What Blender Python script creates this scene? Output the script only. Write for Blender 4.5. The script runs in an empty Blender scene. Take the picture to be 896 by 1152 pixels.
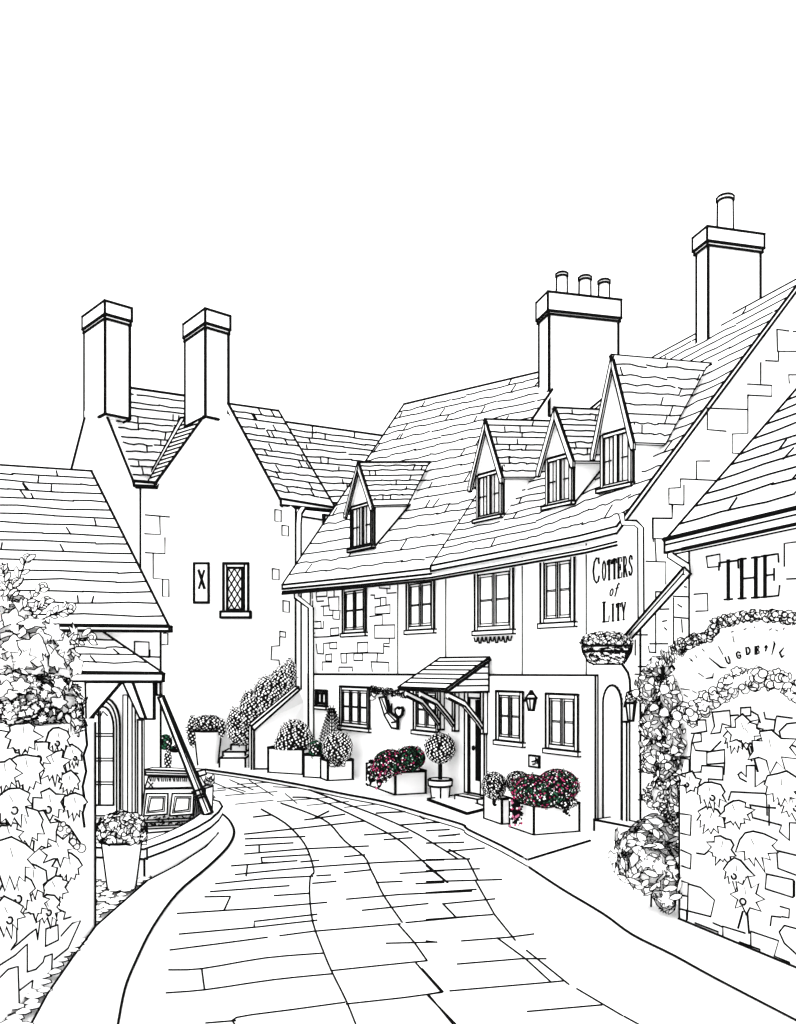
import bpy, math, random
from mathutils import Vector as V
random.seed(11)
R = random.Random(5)
sc = bpy.context.scene
COL = sc.collection

# ------------------------------------------------------------------ camera
EYE, F, CX, HY = 2.5, 1000.0, 448.0, 750.0        # eye height, focal length and principal column, horizon row (896 px wide frame)
cd = bpy.data.cameras.new('camera'); cam = bpy.data.objects.new('camera', cd); COL.objects.link(cam)
cam.location = (0, 0, EYE); cam.rotation_euler = (math.pi/2, 0, 0)
cd.sensor_fit = 'HORIZONTAL'; cd.sensor_width = 36; cd.lens = 36*F/896
cd.shift_y = (HY-576)/896; cd.clip_end = 2000; cd.clip_start = .05
sc.camera = cam

# ------------------------------------------------------------------ light
SUN_EL, SUN_AZ = 48, 200
w = bpy.data.worlds.new('World'); sc.world = w; w.use_nodes = True
nt = w.node_tree; bg = nt.nodes['Background']
sky = nt.nodes.new('ShaderNodeTexSky'); sky.sky_type = 'NISHITA'; sky.sun_disc = False
sky.sun_elevation = math.radians(SUN_EL); sky.sun_rotation = math.radians(SUN_AZ)
sky.air_density = 1.0; sky.dust_density = 4.0; sky.ozone_density = 1.0
hs = nt.nodes.new('ShaderNodeHueSaturation'); hs.inputs['Saturation'].default_value = 0.0   # overcast: grey-white cloud light
cl = nt.nodes.new('ShaderNodeMixRGB'); cl.inputs['Fac'].default_value = .9; cl.inputs['Color2'].default_value = (8.2, 8.2, 8.2, 1)   # even cloud layer
nt.links.new(sky.outputs[0], hs.inputs['Color']); nt.links.new(hs.outputs[0], cl.inputs['Color1']); nt.links.new(cl.outputs[0], bg.inputs['Color'])
bg.inputs['Strength'].default_value = 0.12
sd = bpy.data.lights.new('sun', 'SUN'); sd.energy = 0.5; sd.angle = math.radians(110); sd.color = (1, .985, .96)
so = bpy.data.objects.new('sun', sd); COL.objects.link(so)
so.rotation_euler = (math.radians(90-SUN_EL), 0, math.radians(180-SUN_AZ)); so.location = (-10, -20, 40)
sc.view_settings.view_transform = 'Standard'; sc.view_settings.look = 'None'
sc.view_settings.gamma = 1; sc.view_settings.use_curve_mapping = False
sc.view_settings.exposure = 1.25
sc.cycles.use_denoising = True; sc.cycles.denoiser = 'OPENIMAGEDENOISE'
sc.cycles.max_bounces = 16; sc.cycles.diffuse_bounces = 16
sc.cycles.sample_clamp_indirect = 0

# ------------------------------------------------------------------ materials
def mat(name, col, var=.02, scale=6., rough=.9):
    m = bpy.data.materials.new(name); m.use_nodes = True
    n = m.node_tree.nodes; l = m.node_tree.links; b = n['Principled BSDF']
    b.inputs['Roughness'].default_value = rough; b.inputs['Specular IOR Level'].default_value = 0.0
    t = n.new('ShaderNodeTexNoise'); t.inputs['Scale'].default_value = scale; t.inputs['Detail'].default_value = 4
    c = n.new('ShaderNodeTexCoord'); r = n.new('ShaderNodeValToRGB')
    r.color_ramp.elements[0].color = tuple(max(0, x*(1-var)) for x in col)+(1,)
    r.color_ramp.elements[1].color = tuple(min(.96, x*(1+var)) for x in col)+(1,)
    l.new(c.outputs['Object'], t.inputs['Vector']); l.new(t.outputs['Fac'], r.inputs['Fac']); l.new(r.outputs['Color'], b.inputs['Base Color'])
    return m
WALL = mat('white_limewash', (.95,.95,.95)); STONE = mat('white_stone', (.95,.95,.95), .02, 3)
SLATE = mat('white_slate', (.95,.95,.95), .02, 4); ROADM = mat('white_paving', (.95,.95,.95), .015, 2)
LEAF = mat('white_leaf', (.95,.95,.95), .02, 20); GLASS = mat('white_pane', (.95,.95,.95), .01, 2, .6)
WOOD = mat('white_painted_wood', (.95,.95,.95), .02, 8); POT = mat('white_glazed_pot', (.95,.95,.95), .015, 5)
INK = mat('black_ink_line', (.004,.004,.004), .1, 30)
GREY = mat('grey_shading', (.09,.09,.09), .3, 40)
GREEN = mat('leaf_green', (.022,.095,.05), .35, 30); PINK = mat('flower_crimson', (.34,.022,.09), .3, 30)
ROSE = mat('flower_pink', (.46,.13,.23), .2, 30); DGREEN = mat('dark_leaf', (.012,.03,.018), .3, 30)

# ------------------------------------------------------------------ geometry helpers
def W(px, py, Y): return V(((px-CX)/F*Y, Y, EYE+(HY-py)/F*Y))
def G(px, py, z=0.): 
    Y = (EYE-z)*F/(py-HY); return V(((px-CX)/F*Y, Y, z))
LW = 1.6
def rad(p, w): return max(.0012, .5*w*LW*max(p.y, 2.)/F)

class Plane:
    """vertical plane: p0 on it, u a horizontal direction, n the outward side (towards the street)"""
    def __init__(s, p0, u, n=None):
        s.p0 = V((p0[0], p0[1], 0)); s.u = V((u[0], u[1], 0)).normalized()
        s.n = V((-s.u.y, s.u.x, 0))
        if n is None:
            if s.n.dot(V((0,0,0))-s.p0) < 0: s.n = -s.n
        else: s.n = V((n[0], n[1], 0)).normalized()
    def off(s, d): return Plane(s.p0+s.n*d, s.u, s.n)
    def hit(s, px, py):
        d = V(((px-CX)/F, 1, (HY-py)/F)); o = V((0,0,EYE))
        t = (s.p0-o).dot(s.n)/d.dot(s.n); return o+d*t
    def uv(s, px, py):
        h = s.hit(px, py); return (h-s.p0).dot(s.u), h.z
    def at(s, u, z, d=0.): 
        p = s.p0+s.u*u+s.n*d; return V((p.x, p.y, z))

class M:
    def __init__(s): s.v=[]; s.f=[]; s.m=[]; s.e=set()
    def add(s, pts, faces, mi):
        b = len(s.v); s.v += [V(p) for p in pts]
        for f in faces: s.f.append([b+i for i in f]); s.m.append(mi)
    def face(s, pts, mi=0, ink=0): 
        s.add(pts, [list(range(len(pts)))], mi)
        if ink: s.loop(pts, ink)
    def edge(s, a, b, w, n=None):
        k = tuple(sorted([tuple(round(x,3) for x in a), tuple(round(x,3) for x in b)]))
        if k in s.e or (V(a)-V(b)).length < 1e-4: return
        s.e.add(k); s.tube([a,b], w)
    def loop(s, pts, w):
        for i in range(len(pts)): s.edge(pts[i], pts[(i+1)%len(pts)], w)
    def tube(s, pts, w=1.8, mi=1, r=None, n=5, ext=True, taper=False):
        pts = [V(p) for p in pts]
        q = [pts[0]]
        for p in pts[1:]:
            if (p-q[-1]).length > 1e-4: q.append(p)
        pts = q
        if len(pts) < 2: return
        b = len(s.v); L = len(pts); prev = None
        for i, p in enumerate(pts):
            t = (pts[min(i+1,L-1)]-pts[max(i-1,0)]).normalized()
            if prev is None:
                a = t.cross(V((0,0,1)))
                if a.length < .1: a = t.cross(V((1,0,0)))
            else: a = prev - t*prev.dot(t)
            a.normalize(); c = t.cross(a); prev = a
            rr = r if r else rad(p, w)
            if taper: rr *= .45 if i in (0, L-1) else 1
            pp = p
            if ext and not taper:
                if i == 0: pp = p - t*rr*.6
                if i == L-1: pp = p + t*rr*.6
            for k in range(n):
                g = 2*math.pi*k/n; s.v.append(pp+(a*math.cos(g)+c*math.sin(g))*rr)
        for i in range(L-1):
            for k in range(n):
                s.f.append([b+i*n+k, b+i*n+(k+1)%n, b+(i+1)*n+(k+1)%n, b+(i+1)*n+k]); s.m.append(mi)
        s.f.append([b+k for k in range(n)][::-1]); s.m.append(mi)
        s.f.append([b+(L-1)*n+k for k in range(n)]); s.m.append(mi)
    def prism(s, pts, d, mi=0, ink=1.8, inkback=True):
        """polygon pts pushed along vector d"""
        n = len(pts); a = [V(p) for p in pts]; c = [p+d for p in a]
        s.add(a+c, [list(range(n)), [n+i for i in range(n)][::-1]]+[[i, (i+1)%n, n+(i+1)%n, n+i] for i in range(n)], mi)
        if ink:
            s.loop(a, ink)
            if inkback:
                s.loop(c, ink)
                for i in range(n): s.edge(a[i], c[i], ink)
    def box(s, P, u0, u1, z0, z1, d0, d1, mi=0, ink=1.8):
        s.prism([P.at(u0,z0,d1), P.at(u1,z0,d1), P.at(u1,z1,d1), P.at(u0,z1,d1)], P.n*(d0-d1), mi, ink)
    def lines(s, P, polys, w=1.3, off=.0, f=lambda x,y:(x,y)):
        for pl in polys: s.tube([P.off(off).hit(*f(*q)) for q in pl], w)
    def ell(s, c, r, mi=0, nu=14, nv=9, k=1.):
        pts=[]; fc=[]
        for j in range(nv+1):
            t = math.pi*j/nv
            for i in range(nu):
                g = 2*math.pi*i/nu
                pts.append(c+V((r[0]*math.sin(t)*math.cos(g), r[1]*math.sin(t)*math.sin(g), r[2]*math.cos(t)))*k)
        for j in range(nv):
            for i in range(nu): fc.append([j*nu+i, j*nu+(i+1)%nu, (j+1)*nu+(i+1)%nu, (j+1)*nu+i])
        s.add(pts, fc, mi)
    def lathe(s, c, prof, mi=0, n=24, ink=1.8, rings=None):
        """prof: [(radius, z)] about the vertical axis through c"""
        pts=[]; fc=[]
        for (r,z) in prof:
            for i in range(n):
                g = 2*math.pi*i/n; pts.append(V((c.x+r*math.cos(g), c.y+r*math.sin(g), c.z+z)))
        for j in range(len(prof)-1):
            for i in range(n): fc.append([j*n+i, j*n+(i+1)%n, (j+1)*n+(i+1)%n, (j+1)*n+i])
        fc.append(list(range(n))[::-1]); fc.append([(len(prof)-1)*n+i for i in range(n)])
        s.add(pts, fc, mi)
        if ink:
            for j in (range(len(prof)) if rings is None else rings):
                r,z = prof[j]; s.tube([V((c.x+r*math.cos(2*math.pi*i/n), c.y+r*math.sin(2*math.pi*i/n), c.z+z)) for i in range(n+1)], ink)
            a = math.atan2(c.y, c.x)
            for sg in (1,-1):
                g = a+sg*math.pi/2
                s.tube([V((c.x+r*math.cos(g), c.y+r*math.sin(g), c.z+z)) for r,z in prof], ink*1.3)
    def leaf(s, c, nrm, up, shape, size, w=1.2, mi=0, mr=1, rim=True, cup=.12):
        nrm = V(nrm).normalized(); up = V(up); x = up.cross(nrm)
        if x.length < 1e-3: x = V((1,0,0)).cross(nrm)
        x.normalize(); y = nrm.cross(x)
        pts = [c+(x*a+y*b)*size+nrm*size*cup*(-(a*a+b*b)) for a,b in shape]
        n = len(pts)
        if not rim: s.add(pts+[c], [[i,(i+1)%n,n] for i in range(n)], mi); return
        s.add(pts+[c], [[i,(i+1)%n,n] for i in range(n)], mi)
        s.tube(pts+[pts[0]], w*.72, mr, n=3, ext=False)
    def build(s, name, mats, parent=None, label=None, cat=None, group=None, kind=None):
        me = bpy.data.meshes.new(name); loc = parent_loc(parent) if parent is not None else V((0,0,0))
        if parent is None and kind is None:
            xs=[p.x for p in s.v]; ys=[p.y for p in s.v]
            loc = V(((min(xs)+max(xs))/2, (min(ys)+max(ys))/2, min(p.z for p in s.v)))
        me.from_pydata([tuple(p-loc) for p in s.v], [], s.f)
        for m_ in mats: me.materials.append(m_)
        me.polygons.foreach_set('material_index', s.m); me.update()
        o = bpy.data.objects.new(name, me); COL.objects.link(o)
        if parent is not None: o.parent = parent; o['wl'] = list(loc)
        else: o.location = loc
        tag(o, label, cat, group, kind)
        return o
def parent_loc(o):
    if 'wl' in o.keys(): return V(o['wl'])
    return V(o.location)
def tag(o, label=None, cat=None, group=None, kind=None):
    if label: o['label'] = label
    if cat: o['category'] = cat
    if group: o['group'] = group
    if kind: o['kind'] = kind
def thing(name, loc, label, cat, group=None):
    o = bpy.data.objects.new(name, None); COL.objects.link(o); o.location = loc; o.empty_display_size = .2
    tag(o, label, cat, group); return o

def bil(q, u, v):
    a,b,c,d = q     # bottom-left, bottom-right, top-right, top-left
    return (a*(1-u)+b*u)*(1-v)+(d*(1-u)+c*u)*v
def slates(m, q, rows, w=1.25, rnd=None, joints=3, off=V((0,0,.012)), jit=.25, gap=.12, fade=0):
    rnd = rnd or R
    hrow = 1/rows
    for i in range(1, rows):
        v0 = i*hrow + rnd.uniform(-.12,.12)*hrow
        u = 0.
        while u < 1:
            u1 = min(1, u+rnd.uniform(.25,.8))
            n = max(2, int((u1-u)*14)); dv = rnd.uniform(-.1,.1)*hrow
            m.tube([bil(q, u+(u1-u)*k/n, v0+dv*math.sin(k*1.7+i)*1.2+dv*k/n)+off for k in range(n+1)], w)
            if rnd.random() < gap*2: u = u1+rnd.uniform(.01,.05)
            else: u = u1
        for _ in range(joints):
            if rnd.random() < .62:
                uu = rnd.uniform(.03,.97)
                m.tube([bil(q, uu, v0)+off, bil(q, uu+rnd.uniform(-.012,.012), v0+hrow*rnd.uniform(.6,.95))+off], w)
def patch(m, q, off, mi=0, k=8):
    pts = [bil(q, i/k, j/k)+off for j in range(k+1) for i in range(k+1)]
    m.add(pts, [[j*(k+1)+i, j*(k+1)+i+1, (j+1)*(k+1)+i+1, (j+1)*(k+1)+i] for j in range(k) for i in range(k)], mi)
def patch_slab(m, q, d, ink, mi=0):
    z = V((0,0,0)); patch(m, q, z, mi); patch(m, q, d, mi)
    for i in range(4):
        a, b = q[i], q[(i+1)%4]; m.add([a,b,b+d,a+d], [[0,1,2,3]], mi)
        if ink: m.edge(a, b, ink); m.edge(a+d, b+d, ink); m.edge(a, a+d, ink)
def roof_slab(m, q, thick, ink=2.2, mi=0):
    n = (q[1]-q[0]).cross(q[3]-q[0]).normalized()
    if n.z < 0: n = -n
    patch_slab(m, list(q), -n*thick, ink, mi)

# leaf outlines -----------------------------------------------------------
def smooth(p, k=4):
    out=[]
    for i in range(len(p)-1):
        a,b,c,d = p[max(i-1,0)],p[i],p[i+1],p[min(i+2,len(p)-1)]
        for j in range(k):
            t=j/k; out.append(tuple(.5*(2*b[x]+(c[x]-a[x])*t+(2*a[x]-5*b[x]+4*c[x]-d[x])*t*t+(3*b[x]-a[x]-3*c[x]+d[x])*t**3) for x in range(len(b))))
    return out+[tuple(p[-1])]
def poly_shape(f, n): return [(f(2*math.pi*i/n)*math.sin(2*math.pi*i/n), f(2*math.pi*i/n)*math.cos(2*math.pi*i/n)) for i in range(n)]
ROUND = poly_shape(lambda a: 1, 8)
HEX = poly_shape(lambda a: 1+.15*math.sin(3*a+1), 6)
OVAL = [(0,1),(.32,.6),(.42,.1),(.33,-.45),(0,-1),(-.33,-.45),(-.42,.1),(-.32,.6)]
SPEAR = [(0,1.1),(.16,.4),(.2,-.2),(.08,-.9),(-.08,-.9),(-.2,-.2),(-.16,.4)]
IVY = [(0,-.62),(.34,-.6),(.72,-.44),(.6,-.2),(1.0,.08),(.62,.2),(.82,.62),(.42,.48),(.3,.74),(.16,.6),(.02,1.1),(-.16,.62),(-.34,.8),(-.4,.5),(-.8,.66),(-.6,.22),(-1.02,.02),(-.62,-.24),(-.66,-.5),(-.3,-.66)]
IVY2 = [(-.1,-.85),(.35,-.8),(.8,-.5),(1.05,.05),(.72,.12),(.78,.6),(.5,.42),(.38,.95),(.16,.55),(-.06,1.15),(-.22,.58),(-.5,.9),(-.52,.4),(-.9,.55),(-.74,.1),(-1.08,-.1),(-.7,-.55)]
IVY3 = [(0,-.9),(.5,-.72),(.42,-.3),(1.0,-.35),(.8,.1),(.95,.5),(.5,.4),(.22,.55),(.1,1.1),(-.2,.6),(-.55,.75),(-.5,.3),(-1.05,.35),(-.75,-.1),(-.9,-.5),(-.4,-.45)]
STAR = poly_shape(lambda a: 1 if int(round(a/(2*math.pi)*16))%2==0 else .58, 16)
FLOWER = poly_shape(lambda a: 1+.22*math.cos(5*a), 20)
TRI = [(0,1),(.5,.1),(.3,-.6),(0,-.8),(-.3,-.6),(-.5,.1)]

def sph(rnd): 
    while True:
        p = V((rnd.uniform(-1,1), rnd.uniform(-1,1), rnd.uniform(-1,1)))
        if .05 < p.length <= 1: return p.normalized()
def fib(n, rnd):
    for i in range(n):
        z = 1-2*(i+.5)/n; r = math.sqrt(max(0,1-z*z)); a = i*2.399963+rnd.uniform(-.1,.1)
        yield V((r*math.cos(a), r*math.sin(a), z))
def foliage(m, c, r, spx, shapes=(HEX,), style='dots', w=1.1, cover=1., rnd=R, jit=.35, front=None, mi=0, core=2, mis=None, zcut=None, up=None, depth=.06):
    """clump of leaves over an ellipsoid c, r. spx: leaf size in picture pixels at the clump's distance.
       style dots: bare little leaves on a dark core; rim: leaves each with an inked edge on a pale core"""
    size = spx*.5*c.y/F
    area = 4*math.pi*((r[0]*r[1])**1.6/3+(r[0]*r[2])**1.6/3+(r[1]*r[2])**1.6/3)**(1/1.6)
    n = int(area/(size*size*(3.5 if style=='dots' else 2.3))*cover)
    b_ = len(m.v); m.ell(c, r, core, 22 if style=='dots' else 14, 15 if style=='dots' else 9, k=1. if style=='dots' else .66)
    if zcut is not None:
        for i in range(b_, len(m.v)): m.v[i].z = max(m.v[i].z, c.z+zcut*r[2])
    if style == 'dots': jit *= .22; depth = 0
    for d in fib(n, rnd):
        if zcut is not None and d.z < zcut: continue
        p = c+V((d.x*r[0], d.y*r[1], d.z*r[2]))*(1+rnd.uniform(-depth,depth))
        nn = V((d.x/r[0], d.y/r[1], d.z/r[2])).normalized()+sph(rnd)*jit
        sz = size*(rnd.uniform(.85,1.08) if style == 'dots' else rnd.uniform(.72,1.2))
        k = mi if mis is None else rnd.choices([a for a,_ in mis], [b for _,b in mis])[0]
        if style == 'dots':
            p = p+nn*.003
            if rnd.random() < .1: m.leaf(p+nn*size*.5, sph(rnd)+V((0,-.6,0)), sph(rnd), OVAL, sz, mi=1 if k in (0,1) else k, rim=False)
            m.leaf(p, nn, up or sph(rnd), rnd.choice(shapes), sz*(.6 if k in (0,5) else .78), mi=k, rim=False)
        else:
            m.leaf(p, nn, up or sph(rnd), rnd.choice(shapes), sz, w, mi=k)
PM = [LEAF, INK, GREY, GREEN, PINK, ROSE, DGREEN]
def E(px, py, Y, rx, ry, dy=None): 
    return W(px,py,Y), (rx*Y/F, dy if dy else rx*Y/F, ry*Y/F)

# stroke lettering: letters on a 0..1 box, heavy and light strokes
GL = {
 'C': [([(.9,.78),(.82,.95),(.55,1),(.25,.85),(.1,.5),(.25,.15),(.55,0),(.8,.06),(.92,.25)],1.2), ([(.9,.98),(.9,.74)],.8)],
 'O': [([(.5,1),(.2,.85),(.08,.5),(.2,.15),(.5,0),(.8,.15),(.92,.5),(.8,.85),(.5,1)],1.1)],
 'T': [([(.5,0),(.5,1)],1.6), ([(.02,.97),(.98,.97)],.9), ([(.02,.97),(.0,.78)],.9), ([(.98,.97),(1,.78)],.9), ([(.3,0),(.7,0)],.9)],
 'H': [([(.17,0),(.17,1)],1.7), ([(.83,0),(.83,1)],1.7), ([(.17,.5),(.83,.5)],.9), ([(0,0),(.36,0)],.9), ([(.64,0),(1,0)],.9), ([(0,1),(.36,1)],.9), ([(.64,1),(1,1)],.9)],
 'E': [([(.2,0),(.2,1)],1.6), ([(.02,1),(.9,1),(.92,.8)],.9), ([(.02,0),(.92,0),(.97,.24)],.9), ([(.2,.52),(.68,.52)],.9), ([(.68,.66),(.68,.38)],.9)],
 'R': [([(.2,0),(.2,1)],1.4), ([(.04,1),(.55,1),(.8,.85),(.8,.65),(.55,.5),(.2,.5)],1), ([(.45,.5),(.95,0)],1.3), ([(.04,0),(.38,0)],.8)],
 'S': [([(.84,.8),(.75,.95),(.5,1),(.22,.9),(.18,.7),(.45,.55),(.75,.4),(.85,.2),(.6,.02),(.3,.02),(.12,.22)],1.2)],
 'L': [([(.25,0),(.25,1)],1.6), ([(.05,1),(.45,1)],.9), ([(.05,0),(.9,0),(.96,.28)],.9)],
 'I': [([(.5,0),(.5,1)],1.5), ([(.25,1),(.75,1)],.8), ([(.25,0),(.75,0)],.8)],
 'Y': [([(.1,1),(.5,.45)],1.3), ([(.92,1),(.5,.45),(.5,0)],1.1), ([(0,1),(.28,1)],.8), ([(.76,1),(1,1)],.8), ([(.32,0),(.68,0)],.8)],
 'o': [([(.5,.62),(.22,.5),(.15,.3),(.25,.06),(.5,0),(.76,.12),(.85,.34),(.74,.55),(.5,.62)],1)],
 'f': [([(.95,.92),(.8,1.02),(.6,.9),(.5,.55),(.42,.1),(.3,-.08)],1.1), ([(.22,.6),(.85,.6)],.8)],
 'X': [([(.1,1),(.9,0)],1.2), ([(.85,1),(.12,0)],1)],
 'G': [([(.9,.8),(.55,1),(.2,.85),(.1,.5),(.2,.12),(.55,0),(.88,.2),(.88,.45),(.6,.45)],1)],
 'D': [([(.2,0),(.2,1),(.6,.95),(.9,.6),(.85,.25),(.55,0),(.2,0)],1)],
 'U': [([(.15,1),(.15,.3),(.4,0),(.7,.05),(.85,.35),(.85,1)],1)],
 'N': [([(.15,0),(.15,1),(.85,0),(.85,1)],1)],
 '?': [([(.2,.8),(.5,1),(.8,.8),(.55,.5),(.5,.25)],1)],
}
def letters(m, text, place, wpx=1.8):
    """place(i) -> (origin, right vector, up vector) for letter i"""
    for i, ch in enumerate(text):
        if ch not in GL: continue
        o, r, u = place(i)
        for pl, k in GL[ch]: m.tube([o+r*a+u*b for a,b in pl], wpx*k)

# ------------------------------------------------------------------ windows and doors
def window(P, parent, x0, x1, y0, y1, cols=2, rows=2, mats=None, proud=.03, sill=True, style='casement', ww=1.5, name='window', fringe=False, lab=None):
    """window filling the pixel box on wall plane P"""
    xm, ym = (x0+x1)/2, (y0+y1)/2
    u0 = P.uv(x0, ym)[0]; u1 = P.uv(x1, ym)[0]
    if u0 > u1: u0, u1 = u1, u0
    z1 = P.uv(xm, y0)[1]; z0 = P.uv(xm, y1)[1]+(.075 if sill else 0)
    wd, ht = u1-u0, z1-z0; fw = min(.075, wd*.1)
    m = M(); a = P
    # outer frame: four bars standing proud of the wall, inked on every edge
    for (a0,a1,b0,b1) in ((u0,u0+fw,z0,z1), (u1-fw,u1,z0,z1), (u0+fw,u1-fw,z1-fw,z1), (u0+fw,u1-fw,z0,z0+fw)):
        m.box(a, a0,a1,b0,b1, -.06, proud, 0, ww*.75)
    m.loop([a.at(u0,z0,proud+.001), a.at(u1,z0,proud+.001), a.at(u1,z1,proud+.001), a.at(u0,z1,proud+.001)], ww*1.3)
    o = m.build(name, [WOOD, INK], parent, lab)
    iu0, iu1, iz0, iz1 = u0+fw+.004, u1-fw-.004, z0+fw+.004, z1-fw-.004
    cw = (iu1-iu0)/cols
    for c in range(cols):
        k = M(); c0 = iu0+c*cw+.006; c1 = c0+cw-.012; bw = min(.045, cw*.13)
        for (a0,a1,b0,b1) in ((c0,c0+bw,iz0,iz1), (c1-bw,c1,iz0,iz1), (c0+bw,c1-bw,iz1-bw,iz1), (c0+bw,c1-bw,iz0,iz0+bw)):
            k.box(a, a0,a1,b0,b1, -.05, proud*.4, 0, ww*.55)
        k.loop([a.at(c0+bw,iz0+bw,proud*.4), a.at(c1-bw,iz0+bw,proud*.4), a.at(c1-bw,iz1-bw,proud*.4), a.at(c0+bw,iz1-bw,proud*.4)], ww*.9)
        k.box(a, c0, c0+bw*.45, iz0, iz1, proud*.4, proud*.4+.004, 1, 0)     # dark putty line of the casement
        for r in range(1, rows):
            zz = iz0+(iz1-iz0)*r/rows
            k.box(a, c0+bw, c1-bw, zz-.012, zz+.012, -.03, 0, 0, ww*.6)
        k.build('casement', [WOOD, INK], o)
        g = M(); g.box(a, c0+bw, c1-bw, iz0+bw, iz1-bw, -.055, -.035, 0, 0); g.build('pane', [GLASS, INK], o)
    if sill:
        k = M(); k.box(a, u0-.035, u1+.035, z0-.075, z0-.002, -.04, proud+.035, 0, ww*.85)
        if fringe:
            n = 9
            for i in range(n):
                uu = u0+(u1-u0)*(i+.5)/n
                k.tube([a.at(uu-.05,z0-.12,.05), a.at(uu-.02,z0-.19-.03*(i%2),.05), a.at(uu+.02,z0-.19-.03*(i%2),.05), a.at(uu+.05,z0-.12,.05)], 1.4)
        k.build('sill', [STONE, INK], o)
    return o
def pipe(pts, parent, r, side, name='drainpipe', w=2.1):
    """white downpipe with its two sides inked; side: horizontal direction across the pipe"""
    m = M(); m.tube(pts, mi=0, r=r, n=10, ext=False)
    mid = (pts[0]+pts[-1])/2; sv = V((mid.y, -mid.x, 0)).normalized()
    for sg in (1,-1):
        q=[]
        for i,p in enumerate(pts):
            t = (pts[min(i+1,len(pts)-1)]-pts[max(i-1,0)]).normalized()
            d = sv-t*sv.dot(t)
            if d.length < .3: d = V((0,0,1))*(1 if sv.dot(t)<0 else -1)*-1; d = d-t*d.dot(t)
            q.append(p+d.normalized()*r*sg)
        m.tube(q, w)
    return m.build(name, [WOOD, INK], parent)

# =================================================================== SETTING
gm = M(); gm.face([V((-400,-60,-.03)), V((400,-60,-.03)), V((400,900,-.03)), V((-400,900,-.03))], 0)
gm.build('ground', [ROADM, INK], kind='structure')

r3 = lambda x,y: (120+x/2.24, 860+y/2.24)
r4 = lambda x,y: (480+x/2.154, 880+y/2.154)
r2 = lambda x,y: (x/3.2, 800+y/3.2)
ROADZ = 0.0
left_kerb = [r2(*q) for q in [(425,1126),(450,1000),(490,900),(550,780),(640,655),(750,560),(820,490),(843,440),(830,400),(805,375)]]
left_kerb = smooth(left_kerb)
right_line = [r4(*q) for q in [(896,577),(700,475),(600,420),(500,370),(430,320),(330,260),(250,207)]]
right_line = smooth(right_line)
kerb_out = [r3(*q) for q in [(250,22),(350,37),(480,60),(600,86),(700,106),(800,136),(896,165)]]+[r4(*q) for q in [(100,128),(180,168),(245,205)]]
kerb_out = smooth(kerb_out, 3)
rd = M()
road_poly = [G(x,y,ROADZ) for x,y in left_kerb]+[G(225,873,ROADZ)]+[G(x,y,ROADZ) for x,y in kerb_out]+[G(x,y,ROADZ) for x,y in right_line[::-1]]+[G(960,1190,ROADZ), G(960,1500,ROADZ), G(60,1500,ROADZ)]
rd.face(road_poly, 0)
RL = [[(390,115),(450,150),(490,190),(510,225),(523,272),(514,285),(512,330),(520,400),(545,470),(568,525),(605,600),(630,662)],
 [(440,100),(510,125),(560,150),(600,195),(650,235),(665,265),(680,295),(700,335),(745,400)],[(735,405),(775,450),(808,497)],[(780,503),(845,577)],[(810,585),(885,662)],
 [(500,62),(600,100),(680,130),(760,165),(830,205),(885,240)],[(470,85),(530,90),(620,130),(680,160),(740,195),(790,240),(860,300)],
 [(348,178),(470,165),(560,155),(650,145)],[(350,207),(470,200)],[(385,207),(385,222)],[(348,228),(500,215),(660,208)],[(390,237),(510,230)],[(390,237),(392,250),(420,250)],[(355,258),(352,283)],[(315,258),(480,245)],
 [(325,280),(440,268),(560,258),(680,250),(790,245)],[(275,303),(400,290),(520,284)],[(262,323),(460,308)],[(423,333),(512,327)],[(248,336),(312,335),(297,368)],
 [(178,378),(380,365),(555,350)],[(605,342),(740,330),(920,322)],[(183,430),(380,412),(530,395)],[(372,410),(372,398),(530,380)],[(160,470),(300,452),(405,438)],[(437,434),(520,423),(740,404)],
 [(755,401),(920,385)],[(157,520),(240,517),(400,490),(545,478)],[(240,517),(247,570)],[(150,578),(250,570),(420,545),(568,530)],[(568,522),(700,508),(808,497)],
 [(605,606),(750,590),(845,577)],[(326,660),(328,640),(470,620),(600,602)],[(250,654),(325,648)],[(645,370),(810,353)],[(705,453),(833,450)],
 [(530,283),(565,281)],[(520,302),(578,297)],[(490,248),(535,244)],[(600,275),(665,268)],[(680,300),(745,297)],[(780,303),(850,300)],
 [(265,45),(300,60),(345,74)],[(280,62),(380,58)],[(300,80),(430,70)],[(325,102),(420,92)],[(360,42),(420,80)],[(310,40),(370,66)],[(420,58),(500,62)],[(430,95),(560,85)],
 [(505,105),(610,95)],[(600,110),(700,100)],[(680,125),(780,120)],[(740,155),(830,148)],[(370,135),(412,130)],[(500,142),(600,128)],[(650,180),(760,172)],[(700,192),(770,187)],
 [(260,70),(300,66)],[(380,40),(450,52)],[(450,75),(480,100)],[(560,85),(590,98)],[(520,140),(560,120)],[(330,52),(420,46)],[(790,133),(800,140)],[(320,60),(350,70)],
 [(840,183),(890,178)],[(600,235),(650,230)],[(740,277),(850,270)],[(780,245),(850,243)],[(350,190),(500,184)]]
def roadline(pts):
    if len(pts) > 3: pts = smooth(pts, 3)
    g = [G(x,y,ROADZ) for x,y in pts]; far = min(p.y for p in g) > 15.5; rd.tube([p+V((0,0,rad(p,.9 if far else 1.2))) for p in g], .85 if far else 1.4)
for pl in RL: roadline([r3(*q) for q in pl])
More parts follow.
